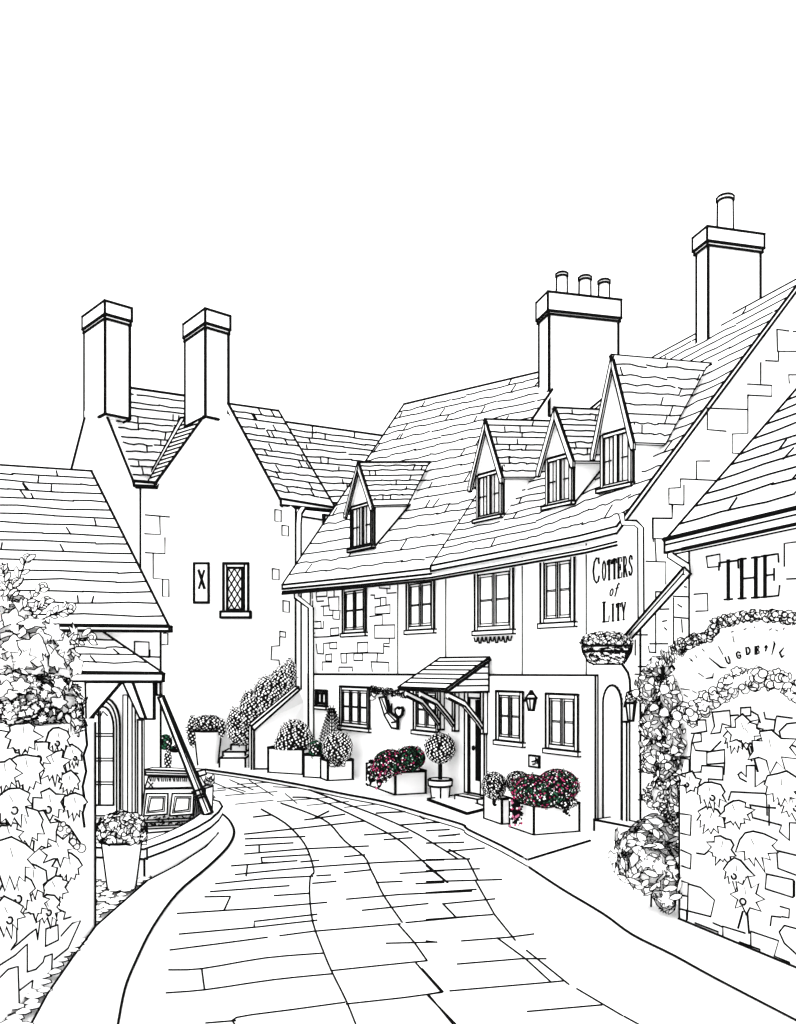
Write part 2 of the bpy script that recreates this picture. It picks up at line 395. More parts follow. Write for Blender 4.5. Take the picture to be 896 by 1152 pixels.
RL4 = [[(0,270),(120,262)],[(0,335),(160,323)],[(40,297),(165,285)],[(40,297),(72,330)],[(0,243),(120,240),(182,238)],[(120,243),(165,323),(215,385)],[(85,387),(200,378),(260,370)],
 [(172,380),(240,430),(300,485)],[(75,443),(230,430),(290,430)],[(57,508),(300,487),(330,484)],[(243,410),(345,492)],[(365,503),(475,568)],[(480,570),(520,592)],[(245,558),(425,542)],
 [(0,517),(40,510)],[(-10,455),(40,510)],[(5,517),(65,590)],[(55,165),(100,190),(125,240)],[(0,190),(105,188)],[(50,170),(140,162)],[(0,217),(128,212)],[(0,205),(50,245)],[(0,150),(90,148)],[(0,120),(55,117)],[(30,133),(70,130)],[(0,100),(30,100)],[(0,387),(25,390)]]
for pl in RL4: roadline([r4(*q) for q in pl])
rd.build('road', [ROADM, INK], kind='structure')

# left pavement: flush strip with a shallow lip
in_left = [r2(*q) for q in [(100,1150),(170,1020),(260,890),(345,775),(430,700),(530,612),(640,555),(740,490),(785,440)]]
lp = M()
outer = [G(x,y,.02) for x,y in [(127,1180)]+left_kerb]; inner = [G(x,y,.02) for x,y in [(20,1180)]+in_left]+[G(240,905,.02)]
lp.prism(outer+inner[::-1], V((0,0,-.045)), 0, 0)
lp.tube(outer, 2.1); lp.tube(inner[:-1], 1.8)
lp.build('pavement', [ROADM, INK], kind='structure')

# right pavement with a real kerb step
PZ = .085
kin = [G(x,y,0) for x,y in kerb_out]
rp = M()
top = [V((p.x,p.y,PZ)) for p in kin]+[G(664,946,PZ), V((5,14.5,PZ)), V((0,24,PZ)), V((-4.7,24,PZ)), V((-4.9,21.5,PZ))]
rp.prism(top, V((0,0,-PZ-.02)), 0, 0)
rp.tube([V((p.x,p.y,PZ)) for p in kin]+[G(664,946,PZ)], 1.9); rp.tube(kin, 1.7)
rp.build('pavement', [ROADM, INK], kind='structure')
# apron by the gate
ap = M(); al = [G(x,y,.012) for x,y in right_line]
ap.prism(al+[G(664,948,.012), V((4.6,13.2,.012)), V((5.5,7.0,.012)), V((4.4,5.2,.012))], V((0,0,-.03)), 0, 0)
ap.tube(al, 1.9)
ap.build('path', [ROADM, INK], kind='structure')

# =================================================================== ROW COTTAGE (right, with dormers)
A = G(670, 936, 0.0); Z0 = 4.47
du = V((-.552,.834,0)); nin = V((.834,.552,0)); nout = -nin
PG = Plane(A, du, nout)                      # ground-floor face
PF = PG.off(-.06)                            # upper wall, set back
PE = PG.off(.35)                             # eaves line
PR = PG.off(-4.25)                           # ridge line
row = thing('row_cottage', V((A.x+1.5, A.y+4, 0)), 'long white two storey cottage with four dormers in its slate roof and painted wall lettering', 'house')
uR = PF.uv(721, 800)[0]; uL = PG.uv(347, 800)[0]
uB = PG.uv(670, 850)[0]
# walls
wm = M()
S = 8.5; zw = 4.45
zr_ = 8.3
def at(u, s, z): return PF.at(u, z, -s)
gab = [at(uR,0,0), at(uR,0,zw), at(uR,4.13,zr_), at(uR,S,zw), at(uR,S,0)]
ln = PF.u*(uL-uR)
wm.prism(gab, ln, 0, 0)
wm.edge(at(uR,0,0), at(uR,0,zw), 1.8); wm.edge(at(uL,0,0), at(uL,0,zw), 1.5)
# joints between the rendered bays
for x, ya, yb in ((448,648,757),(502,645,745),(588,628,758),(660,612,764)):
    u = PF.uv(x, 700)[0]; wm.tube([PF.at(u, PF.uv(x,ya)[1]), PF.at(u, PF.uv(x,yb)[1])], 1.4)
# stones of the gable
r8 = lambda x,y: (580+x/2.835, 200+y/2.835); r9 = lambda x,y: (640+x/3.5, 560+y/3.5); r10 = lambda x,y:(640+x/3.5, 780+y/3.5)
PGAB = Plane(at(uR,0,0), nin, -du)
gl = [[(905,490),(888,490)],[(872,488),(835,483),(837,553),(910,553)],[(840,553),(840,585),(800,583)],[(783,590),(783,658)],[(742,658),(818,662),(818,697),(742,693)],[(742,693),(742,815),(692,817),(692,878),(722,880)],
 [(613,735),(742,739)],[(613,735),(613,803),(672,808)],[(620,903),(578,903),(578,960)],[(640,965),(527,960),(527,988),(490,990),(490,1042),(538,1043),(538,980)],[(500,1042),(500,1087),(440,1087),(440,1160)],[(905,628),(872,628),(874,655)]]
wm.lines(PGAB, gl, 1.25, .003, r8)
gl2 = [[(330,80),(330,160),(383,162)],[(305,250),(383,253),(383,340)],[(340,160),(345,250)],[(395,0),(395,25),(452,28),(455,0)],[(410,25),(408,80),(330,80)],
 [(413,395),(413,580)],[(343,370),(343,610)],[(343,370),(400,372)],[(343,440),(395,438)],[(320,575),(390,575)],[(263,540),(310,540)],[(263,620),(263,560)],[(315,585),(318,608),(343,610)],[(275,665),(330,665)],[(262,695),(310,697)],[(413,388),(470,390)],[(413,470),(470,475)],[(445,480),(448,530)],[(370,487),(385,484)],[(378,512),(386,520)],[(280,580),(285,585)],[(430,420),(445,430)],[(455,350),(465,352)]]
wm.lines(PGAB, gl2, 1.2, .003, r9)
wm.lines(PGAB, [[(280,270),(312,272)],[(278,310),(300,310)],[(280,400),(320,400)],[(290,400),(290,420)],[(275,420),(300,420)],[(275,300),(300,305)]], 1.2, .003, r10)
# rubble stones in the left bay
r6 = lambda x,y: (320+x/3.733, 620+y/3.733)
stn = [[(118,200),(118,170),(145,170)],[(145,158),(180,155),(180,190),(135,192),(135,170)],[(135,192),(138,212),(165,210)],[(185,195),(230,192),(230,250),(190,248),(185,195)],[(165,232),(165,272),(205,270)],[(210,150),(210,190)],[(205,250),(205,285),(232,288),(235,250)],
 [(155,232),(190,230)],[(130,297),(155,295),(155,320)],[(128,325),(165,325),(165,295)],[(195,325),(230,322),(230,352),(195,355),(195,325)],[(128,362),(180,360),(230,355)],[(165,430),(165,388),(190,386)],[(192,385),(222,383),(222,410),(192,410),(192,385)],[(135,392),(140,430),(165,432)],
 [(175,435),(200,432),(200,462),(175,462),(175,435)],[(160,500),(160,466),(200,466)],[(238,430),(262,430),(262,470),(240,470),(238,430)],[(230,505),(230,488),(287,488),(287,503)],[(262,430),(285,428),(330,428)],[(293,430),(330,430),(330,460),(293,460),(293,430)],[(308,385),(352,383),(352,425),(308,428),(308,385)],
 [(330,428),(392,428),(415,430)],[(392,430),(390,462)],[(365,465),(440,468),(440,505)],[(365,465),(370,505)],[(418,430),(418,388),(442,388),(442,370)],[(418,400),(442,402)],[(380,312),(465,310),(465,366),(380,366),(380,312)],[(382,235),(445,225),(445,262),(382,265),(382,235)],[(360,275),(412,268),(412,310)],[(365,185),(380,185),(380,200),(405,198)],[(405,230),(405,195),(428,195),(428,228)],[(400,130),(400,155),(445,158),(445,130)],[(432,158),(432,178),(470,175)],[(120,345),(128,345)],[(120,210),(120,280)]]
wm.lines(PF, stn, 1.15, .003, r6)
wm.build('wall', [WALL, INK], row)
# ground-floor wall, thicker, with its ledge
gw = M(); zl = 2.5-.007*14
zl = PG.uv(600,759)[1]
gw.prism([PG.at(uB,0), PG.at(uL,0), PG.at(uL,zl-.05), PG.at(uB,zl)], -PG.n*.055, 0, 1.6)
gw.build('wall_base', [WALL, INK], row)
# small arched doorway at the right end, on the upper wall plane
dm = M()
ua, ub = PF.uv(680,850)[0], PF.uv(700.5,850)[0]
z1 = PF.uv(690,771)[1]; z0 = PF.uv(690,930)[1]
arc = [PF.at(ua,z0,.02)]
rr_ = abs(ub-ua)/2; uc = (ua+ub)/2
for i in range(13):
    g = math.pi*i/12; arc.append(PF.at(uc+(ua-uc)*math.cos(g), z1-rr_*1.5+math.sin(g)*rr_*1.5, .02))
arc.append(PF.at(ub,z0,.02))
dm.prism(arc, -PF.n*.07, 0, 1.8)
dm.build('arched_door', [WOOD, INK], row)
sm = M(); us = PF.off(.35).uv(669,935)[0]
sm.box(PF, us-.8, us, 0.0, .25, .002, .35, 0, 1.9); sm.build('doorstep', [STONE, INK], row)

# roof: eaves and ridge follow the photograph's slightly wavy lines
eave = [PE.hit(318,658), PE.hit(400,649.5), PE.hit(485,639.5), PE.hit(590,619), PE.hit(660,605), PE.hit(694,596)]
ridge = [PR.hit(455,455), PR.hit(530,437), PR.hit(640,411), PR.hit(740,402), PR.hit(800,371), PR.hit(905,313)]
rm = M()
TH = .1
def roof_hit(px, py, tan, z0=4.47):
    d = V(((px-CX)/F, 1, (HY-py)/F)); o = V((0,0,EYE)); nn = nin*-tan+V((0,0,1)); p0 = V((A.x,A.y,0))+nin*-.35+V((0,0,z0))
    return o+d*((p0-o).dot(nn)/d.dot(nn))
ridge_b = [roof_hit(589,479,1.06), roof_hit(664,463,1.06), PR.hit(736,404), PR.hit(905,313)]
eave_b = [PE.hit(485,639.5), PE.hit(590,619), PE.hit(650,607), PE.hit(694,596)]
def roof_part(e, g, lift, rows, joints, seedv, name, lines, left=True):
    m = M(); rr = random.Random(seedv); L = V((0,0,lift)); T = V((0,0,TH))
    e = [p+L for p in e]; g = [p+L for p in g]
    for i in range(len(e)-1):
        q = [e[i], e[i+1], g[i+1], g[i]]
        patch(m, q, V((0,0,0))); patch(m, q, -T)
        slates(m, q, rows, 1.1, rr, joints, V((0,0,.015)))
    for a,b in zip(e, e[1:]): m.add([a,b,b-T,a-T], [[0,1,2,3]], 0)
    for a,b in ((e[0],g[0]),(e[-1],g[-1])): m.add([a,b,b-T,a-T], [[0,1,2,3]], 0)
    m.tube(g[lines:], 2.2); m.tube(e, 1.7); m.tube([p-T for p in e], 1.8)
    if left: m.tube([e[0],g[0]], 2.0); m.tube([e[-1],e[-1]+(g[-1]-e[-1])*.86], 2.0)
    else: m.tube([e[-1],g[-1]], 2.0); m.tube([e[-1]-T,g[-1]-T], 2.0); m.tube([e[0], g[0]], 1.6)
    m.tube([e[0]-T, e[0]], 2)
    bk = [p+nin*4.6-V((0,0,p.z-4.5)) for p in g]
    for i in range(len(g)-1): m.add([g[i],g[i+1],bk[i+1],bk[i]], [[0,1,2,3]], 0)
    return m.build(name, [SLATE, INK], row)
roof_part(eave[:3], ridge[:3], 0, 20, 2, 3, 'roof', 0)
roof_part(eave_b, ridge_b, .05, 19, 1, 8, 'roof', 1, False)
# gutter board under the eaves
gt = M(); T = V((0,0,TH+.02))
for a,b in zip(eave, eave[1:]):
    gt.prism([a-T, b-T, b-T-V((0,0,.1)), a-T-V((0,0,.1))], nin*.12, 0, 0)
gt.tube([p-T-V((0,0,.1)) for p in eave], 1.9)
gt.tube([p-T-V((0,0,.05)) for p in eave], 1.6)
gt.build('gutter', [WOOD, INK], row)

def roof_z(s, tan, z0=4.4): return z0+tan*(s+.35)
# dormers
def dormer(wx0, wx1, wy0, wy1, ax, ay, s0, tan, rows, seedv, lab=None):
    P = PG.off(-s0); u0 = P.uv(wx0,(wy0+wy1)/2)[0]; u1 = P.uv(wx1,(wy0+wy1)/2)[0]
    if u0 > u1: u0,u1 = u1,u0          # u grows to the left of the picture
    z0 = P.uv((wx0+wx1)/2, wy1)[1]; z1 = P.uv((wx0+wx1)/2, wy0)[1]
    ua_, za = P.uv(ax, ay); uc = (u0+u1)/2; wd = (u1-u0)
    a0, a1 = u0-.03, u1+.03
    back = (za-Z0)/tan-.35-s0+.25
    m = M()
    # front and cheeks as one body
    prof = [P.at(a0,z0-.05), P.at(a0,z1+.06), P.at(uc,za-.18), P.at(a1,z1+.06), P.at(a1,z0-.05)]
    m.prism(prof, nin*back, 0, 0); 
    m.edge(P.at(a0,z0-.05), P.at(a0,z1+.06), 1.8); m.edge(P.at(a1,z0-.05), P.at(a1,z1+.06), 1.8)
    m.edge(P.at(a0,z1+.03,.002), P.at(a1,z1+.03,.002), 1.7)
    # line where the cheek meets the roof
    RI = .14; sI = lambda z: ((z-Z0)/tan-.35-s0)/(1-RI/tan)
    rz = lambda z: max(0, sI(z)-.02)
    m.tube([P.at(a0, z0-.03, 0), P.at(a0-.015, z1+.02, -rz(z1+.02))], 1.6)
    o = m.build('dormer', [WALL, INK], row, lab)
    ov = .12
    rfm = M(); ez = z1+.02; eo = .1
    slope = (za-z1-.06)/(wd/2+.03)
    for sg, ue in ((-1,a0-eo),(1,a1+eo)):
        ezz = za-slope*abs(ue-uc)
        q = [P.at(ue,ezz,ov), P.at(ue,ezz,-(sI(ezz))-.25), P.at(uc,za,-(sI(za))), P.at(uc,za,ov)]
        q2 = [P.at(ue,ezz,ov), P.at(ue,ezz+RI*sI(ezz),-(sI(ezz))), P.at(uc,za+RI*sI(za),-(sI(za))), P.at(uc,za,ov)]
        n_ = (q2[1]-q2[0]).cross(q2[3]-q2[0]).normalized()
        if n_.z < 0: n_ = -n_
        rfm.prism(q2, -n_*.05, 0, 1.2)
        slates(rfm, q2, rows, 1.15, random.Random(seedv+sg), 2, n_*.01)
        # barge board
        d = V((0,0,-.1))
        rfm.prism([P.at(ue,ezz,ov+.01), P.at(uc,za,ov+.01), P.at(uc,za-.2,ov+.01), P.at(ue+(uc-ue)*.12,ezz-.1,ov+.01), P.at(ue,ezz-.1,ov+.01)], nin*.04, 0, 1.3)
    rfm.build('dormer_roof', [SLATE, INK], o)
    # the window
    f = M(); fw = .05; pr = .04
    for (b0,b1,c0,c1) in ((u0,u0+fw,z0,z1),(u1-fw,u1,z0,z1),(u0+fw,u1-fw,z1-fw,z1),(u0+fw,u1-fw,z0,z0+fw),(uc-.035,uc+.035,z0+fw,z1-fw)):
        f.box(P, b0,b1,c0,c1,.002,pr,0,1.15)
    for sg in (-1,1):
        for e in (.1,.24):
            x = uc+sg*wd*e*.9; f.tube([P.at(x,z0+.06,.03), P.at(x,z1-.06,.03)], 1.1)
        f.tube([P.at(uc+sg*wd*.18,(z0+z1)/2,.02), P.at(uc+sg*wd*.42,(z0+z1)/2,.02)], 1.2)
        f.tube([P.at(uc+sg*wd*.4,z0+.06,.03), P.at(uc+sg*wd*.4,z1-.06,.03)], 1.3)
    f.box(P, u0-.05,u1+.05,z0-.06,z0-.004,.002,pr+.05,0,1.6)
    f.build('dormer_window', [WOOD, INK], o)
dormer(396,421,568,616, 406,521, .20, 1.17, 9, 1)
dormer(538,566,532,582, 549,473, .36, 1.07, 9, 2)
dormer(616,645,514,567, 625,461, .34, 1.05, 9, 3)
dormer(678,712,486,547, 685,404, .45, 1.04, 9, 4)

# chimneys of the row
def chimney(parent, corner_px, s, xr, xl, y_top, y_cap, zbase, pots, P0=PG, flare=None, out=.06, lab=None):
    P = P0.off(-s); u0, zt = P.uv(corner_px, y_top); zc = P.uv(corner_px, y_cap)[1]
    c = P.at(u0, 0)
    chU, chN = V((-.25,.968,0)), V((.968,.25,0))
    def solve(d, x):           # distance along d from the corner until column x
        k = (x-CX)/F; return (k*c.y-c.x)/(d.x-k*d.y)
    ds = solve(chN, xr); dl = solve(chU, xl)
    m = M(); X, Yv = chU, chN
    def pt(a, b, z): q = c+X*a+Yv*b; return V((q.x,q.y,z))
    m.prism([pt(0,0,zbase), pt(0,ds,zbase), pt(0,ds,zc), pt(0,0,zc)], X*dl, 0, 2.4)
    o_ = out
    def slab(z0,z1,o_):
        m.prism([pt(-o_,-o_,z0), pt(-o_,ds+o_,z0), pt(dl+o_,ds+o_,z0), pt(dl+o_,-o_,z0)], V((0,0,z1-z0)), 0, 2.0)
    slab(zc+.001, zt, o_*.8); slab(zc-.07, zc-.002, o_*.45)
    if flare:
        PS = Plane(c, chN, -chU)
        m.prism([PS.hit(*q) for q in flare], X*dl*.9, 0, 0)
    o = m.build('chimney', [STONE, INK], parent, lab)
    for (px, yt, yb, hw) in pots:
        # pots stand along the middle of the stack
        cc = c+X*dl*.5; k = (px-CX)/F; b = (k*cc.y-cc.x)/(chN.x-k*chN.y); q = cc+chN*b
        r = hw*q.y/F; zz = EYE+(HY-yt)/F*q.y
        pm = M(); pm.lathe(V((q.x,q.y,zt)), [(r,-.01),(r*.95,zz-zt-.08),(r*1.08,zz-zt-.07),(r*1.08,zz-zt)], 0, 16, 1.8, rings=[3,2])
        pm.build('chimney_pot', [POT, INK], o)
    return o
chimney(row, 618, 3.6, 696, 607, 329, 350, 8.0, [(632.5,308,330,5.5),(658.5,312,334,6),(680,316,336,5.5)], flare=[(587,481),(609,441),(619,436),(696,436),(696,475),(650,520),(600,520)])
chimney(row, 797, 3.75, 856, 784, 256, 272, 7.6, [(816.5,222,257,8)], flare=None)

# windows of the row: upper floor, then ground floor
window(PF, row, 387,413,661,716)
window(PF, row, 459,490,652,713)
window(PF, row, 536,579,640,714, fringe=True)
window(PF, row, 610,648,627,706)
window(PG, row, 384,417,773,822, cols=3)
window(PG, row, 467,495,775,827)
window(PG, row, 560,590,778,839)
window(PG, row, 616,652,781,849)
window(PG, row, 357,369,777,798, cols=2, rows=1, ww=1.6)

# porch canopy, door
ud0, ud1 = PG.uv(548,840)[0], PG.uv(526,840)[0]
ztop = PG.uv(523,740)[1]
dz0 = PG.uv(537,893)[1]; dz1 = PG.uv(537,779)[1]
d = M()
for (a,b) in ((ud0,ud0+.1),(ud1-.1,ud1)): d.box(PG, a,b, dz0, dz1, .002,.06,0,1.6)
d.box(PG, ud0+.1,ud1-.1, dz1-.1,dz1,.002,.06,0,1.6)
d.box(PG, ud0+.104,ud1-.104, dz0, dz1-.104, .001,.02,0,1.6)
ua_, ub_ = ud0+.18, ud1-.3
d.box(PG, ua_, ub_, dz0+.25, dz1-.15, .02,.032,0,1.6)
for k in (.25,.5,.62,.85): d.tube([PG.at(ua_+(ub_-ua_)*k,dz0+.27,.035), PG.at(ua_+(ub_-ua_)*k,dz1-.18,.035)], 1.8)
door = d.build('door', [WOOD, INK], row)
h = M(); h.ell(PG.at(ub_+.05,1.05,.06), (.035,.035,.05), 1, 8, 5); h.build('handle', [WOOD, INK], door)
PC = PG.off(.95); zc = PC.uv(485,774.5)[1]
cu0, cu1 = PG.uv(551,740)[0], PG.uv(496,740)[0]
cq = [PG.at(cu1,zc,.95), PG.at(cu0,zc,.95), PG.at(cu0,ztop,.01), PG.at(cu1,ztop,.01)]
c_ = M(); roof_slab(c_, cq, .05, 2)
for i in range(1,7): c_.tube([bil(cq,0,i/7)+V((0,0,.012)), bil(cq,1,i/7)+V((0,0,.012))], 1.3)
c_.prism([PG.at(cu0,zc-.06,.93), PG.at(cu0,ztop-.08,.02), PG.at(cu0,zc-.06,.02)], du*.03, 0, 1.7)
for i in range(1,5): c_.tube([PG.at(cu0-.004,zc-.06+(ztop-zc)*i/5,.93*(1-i/5)), PG.at(cu0-.004,zc-.06+(ztop-zc)*i/5,.02)], 1.2)
cp = c_.build('porch_canopy', [WOOD, INK], row)
for uu in (cu0+.05, (cu0+cu1)/2+.15, cu1-.12):
    b = M()
    path = [PG.at(uu,zc-.07,.85), PG.at(uu,zc-.22,.5), PG.at(uu,zc-.5,.22), PG.at(uu,zc-.62,.12)]
    for a0,a1 in zip(path, path[1:]):
        t = (a1-a0).normalized(); dn = V((0,0,-.09))
        b.prism([a0,a1,a1+dn,a0+dn], du*.07, 0, 0)
    for o2 in (V((0,0,0)), V((0,0,-.09)), -du*-.07, du*.07+V((0,0,-.09))): b.tube([p+o2 for p in path], 1.6)
    b.box(PG, uu, uu+.07, zc-.8, zc-.07, .002,.1,0,1.5)
    b.build('bracket', [WOOD, INK], cp)
st = M(); st.box(PG, ud0-.03, ud1+.05, PZ, PZ+.11, .065,.24,0,1.5); st.build('doorstep', [STONE, INK], row)

# painted lettering on the end bay
lt = M()
def on_plane(P, x0, y0, x1, y1, h, n, gapf=.2, lean=0, off=.006):
    """n letters between pixel baseline ends (x0,y0)-(x1,y1), h pixels tall"""
    Q = P.off(off); a = Q.hit(x0,y0); b = Q.hit(x1,y1); top = Q.hit(x0+lean, y0-h)-a
    step = (b-a)/n
    return lambda i: (a+step*(i+gapf/2), step*(1-gapf), top)
pl = on_plane(PF, 666,656,714,646, 21, 7)
Cc = on_plane(PF, 666,657,676,655, 28, 1); letters(lt, 'C', lambda i: Cc(0), 1.25)
pl = on_plane(PF, 677,654,713,647, 22, 6, .25); letters(lt, 'OTTERS', pl, 1.15)
pl = on_plane(PF, 685,671,696,669, 13, 2, .15, 2); letters(lt, 'of', pl, 1.1)
Lc = on_plane(PF, 677,700,687,699, 22, 1); letters(lt, 'L', lambda i: Lc(0), 1.25)
pl = on_plane(PF, 687,699,705,697, 19, 3, .2); letters(lt, 'ITY', pl, 1.15)
lt.build('lettering', [INK, INK], row)

# drainpipes
pipe([W(699.5,578,12.4), W(701.5,588,12.4), W(715,588,12.4), W(721,594,12.4), W(721.5,704,12.4)], row, .033, du)
pL = [PG.hit(334,664), PG.hit(334,672), PG.hit(350.5,683), PG.hit(350.5,808)]
q0 = PE.off(-.12)
pipe([q0.hit(334,664), q0.hit(334,672), PG.off(.06).hit(350,684), PG.off(.06).hit(350.5,855)], row, .05, du)

# =================================================================== GABLE HOUSE (left of centre, two gables with chimneys)
GY = 22.5
gh = thing('gable_house', W(200,860,GY+2)*1, 'tall white house with twin stepped gables each topped by a chimney stack', 'house')
gh.location.z = 0
PGH = Plane((0,GY), (1,0), (0,-1))
def gwp(x,y,d=0.): p = PGH.hit(x,y); return V((p.x,p.y-d,p.z))
m = M()
front = [gwp(158,862), gwp(333,862), gwp(333,574), gwp(318,562), gwp(257,466), gwp(231,466), gwp(172,545), gwp(158,545)]
m.prism(front, V((0,.4,0)), 0, 0)
m.tube([gwp(158,862), gwp(158,547)], 1.8); m.tube([gwp(231,466), gwp(174,544)], 2.0); m.tube([gwp(333,572),gwp(333,862)],1.8)
left = [gwp(60,862), gwp(158,862), gwp(158,545), gwp(150,541), gwp(118,462), gwp(95,462), gwp(95,470), gwp(80,528), gwp(40,640)]
m.prism([p+V((0,.02,0)) for p in left], V((0,.4,0)), 0, 0)
m.tube([gwp(118,462), gwp(150,541)], 2.0); m.tube([gwp(95,470), gwp(80,528), gwp(48,640)], 1.8)
# main body behind the gables, with the wall that turns away on the right
cR = gwp(333,862); ang = V((1,1.05,0)).normalized(); eR = cR+ang*2.2
bz = EYE+(HY-578)/F*GY
foot = [V((-8.7,GY+.41,0)), V((cR.x-.01,GY+.41,0)), V((eR.x,eR.y,0)), V((eR.x-2,eR.y+4,0)), V((-8.7,eR.y+4,0))]
m.prism(foot, V((0,0,bz)), 0, 0)
PS2 = Plane(cR, ang, (1,-1.05))
m.prism([PS2.at(0,0,.0), PS2.at(2.2,0,.0), PS2.at(2.2,bz,.0), PS2.at(0,bz,.0)], V((-.2,.2,0)), 0, 0)
m.tube([PS2.at(0,bz-.05,.01), PS2.at(2.2,bz-.05,.01)], 1.5)
# quoins
f4 = lambda x,y: (140+x/3.388, 540+y/3.388)
qs = [[(80,133),(172,141)],[(135,138),(137,208),(78,205)],[(155,220),(155,281),(80,277)],[(110,282),(110,375),(170,380),(170,446),(146,444),(146,380)],[(150,585),(166,585),(166,628),(146,628)]]
for x0,y0,x1,y1 in ((574,113,598,160),(601,173,626,214),(564,338,590,381),(605,460,629,505),(593,577,615,600)): qs.append([(x0,y0),(x1,y0+3),(x1,y1),(x0,y1-3),(x0,y0)])
qs += [[(592,600),(592,632),(562,634),(560,685),(590,687),(592,705)]]
for pl in qs: m.tube([gwp(*f4(*q), .004) for q in pl], 1.15)
m.build('wall', [WALL, INK], gh)
# roofs
def qroof(name, pts, rows, joints, seedv, thick=.12, hatch=False, ink=2.1, parent=gh):
    q = [W(*p) for p in pts]; m = M()
    n_ = (q[1]-q[0]).cross(q[3]-q[0]).normalized()
    if n_.dot(V((0,0,EYE))-q[0]) < 0: n_ = -n_
    if n_.z < 0 and abs(n_.z) > .3: n_ = -n_
    patch_slab(m, q, -n_*thick, 0)
    if ink: m.loop(q, ink)
    else: m.tube([q[3],q[2]], 2.0); m.add([W(118,462,22.68), q[0], q[3]], [[0,1,2]], 0)
    if hatch:
        for i in range(1,15): 
            v = i/15; m.tube([bil(q,.22,min(1,v+.0))+n_*.01, bil(q,.95,min(1,v+.06))+n_*.01], 1.3)
        m.tube([bil(q,.2,0)+n_*.01, bil(q,.2,1)+n_*.01], 1.5)
    else: slates(m, q, rows, 1.2, random.Random(seedv), joints, n_*.015)
    return m.build(name, [SLATE, INK], parent)
qroof('roof', [(152,542,22.6),(190,543,24.6),(222,447,27.5),(118,432,22.75)], 13, 2, 21, ink=0)
qroof('roof', [(164,543,23.6),(175,544,22.36),(231,466,22.36),(204,470,24.2)], 3, 0, 22, hatch=True, thick=.06)
qroof('roof', [(315,561,22.35),(377,571,23.8),(313,462,24.6),(257,454,22.35)], 13, 2, 23)
qroof('roof', [(345,566,26.3),(430,566,27.3),(445,492,28.3),(318,474,27)], 12, 3, 24)
m = M()
m.prism([W(316,561,22.3), W(376,571,23.7), W(376,574,23.7), W(316,568,22.3)], V((0,.25,0)), 0, 2.0)
m.build('gutter', [WOOD, INK], gh)
m = M()
m.prism([W(150,541,22.3), W(175,543,22.3), W(174,547,22.3), W(151,546,22.3)], V((0,.2,0)), 0, 2.4)
m.build('rain_hopper', [WOOD, INK], gh)
gp = [W(340,570,22.6), W(333.5,578,22.4), W(332,590,22.4), W(332,662,22.4)]
pipe([W(341,572,22.9), W(337,578,22.42), W(336,590,22.4), W(336,775,22.4)], gh, .055, (1,0,0))
# chimneys
def gchim(xl, xc, xr, yt, ycap, yb, ybl):
    m = M(); Y0 = 22.25
    c = W(xc,yb,Y0); l_ = W(xl,yb,Y0+.95); r_ = W(xr,yb,Y0+.45)
    bk = l_+(r_-c)
    zt = EYE+(HY-yt)/F*Y0; zc = EYE+(HY-ycap)/F*Y0; z0 = c.z-.06
    pts = [V((p.x,p.y,z0)) for p in (c,r_,bk,l_)]
    m.prism(pts, V((0,0,zc-z0)), 0, 2.4)
    cen = (c+bk)/2
    def ring(k,za,zb):
        q = [V((cen.x+(p.x-cen.x)*k, cen.y+(p.y-cen.y)*k, za)) for p in (c,r_,bk,l_)]
        m.prism(q, V((0,0,zb-za)), 0, 2.1)
    ring(1.04, zc-.1, zc); ring(1.09, zc+.002, zt)
    return m
ch = gchim(95,118,146,339,354,463,470)
ch.build('chimney', [STONE, INK], gh)
ch = gchim(208.5,231,257,348,364,466,470)
ch.build('chimney', [STONE, INK], gh)
# lattice window and side window fragment
m = M()
def gbox(m, x0,x1,y0,y1,d0,d1,mi=0,ink=1.8):
    a,b = PGH.uv(x0,y1), PGH.uv(x1,y0); m.box(PGH, a[0],b[0],a[1],b[1],d0,d1,mi,ink)
for b in ((252,255.5,635,689),(275.5,279.5,635,689),(255.5,275.5,635,638.5),(255.5,275.5,686,689)): gbox(m,*b,.002,.05,0,1.3)
gbox(m,252,279.5,634,689.5,.0015,.04,0,2.2)
wo = m.build('window', [WOOD, INK], gh)
g = M(); gbox(g,256.5,274.5,639.5,686,.042,.046,0,1.6)
ga,gb = PGH.uv(257.5,685.5), PGH.uv(271,640)
nx, nz = 2, 4
for i in range(nx):
    for j in range(nz+1):
        cxu = ga[0]+(gb[0]-ga[0])*(i+.5)/nx; hw=(gb[0]-ga[0])/nx/2; hh=(gb[1]-ga[1])/nz/2; cz = ga[1]+(gb[1]-ga[1])*j/nz
        lo = max(ga[1], cz-hh); hi = min(gb[1], cz+hh)
        for sg in (-1,1):
            if cz > ga[1]+.01: g.tube([PGH.at(cxu,cz-hh,.05), PGH.at(cxu+sg*hw,cz,.05)], 1.15)
            if cz < gb[1]-.01: g.tube([PGH.at(cxu,cz+hh,.05), PGH.at(cxu+sg*hw,cz,.05)], 1.15)
gbox(g,271.5,275,639,687,.046,.056,1,0)
g.build('lattice_pane', [GLASS, INK], wo)
k = M(); gbox(k,249.5,282.5,688.5,695,.002,.16,0,1.9); k.build('sill', [STONE, INK], wo)
k = M(); a = PS2.uv(365,590); b = PS2.uv(383,590); zt = PS2.uv(370,580)[1]; zb = PS2.uv(370,597)[1]
k.box(PS2, a[0], b[0], zb, zt, .002,.05,0,2.2); k.box(PS2,a[0]+.1,b[0]-.08,zb+.1,zt-.1,.05,.06,0,1.4); k.build('window', [WOOD, INK], gh)
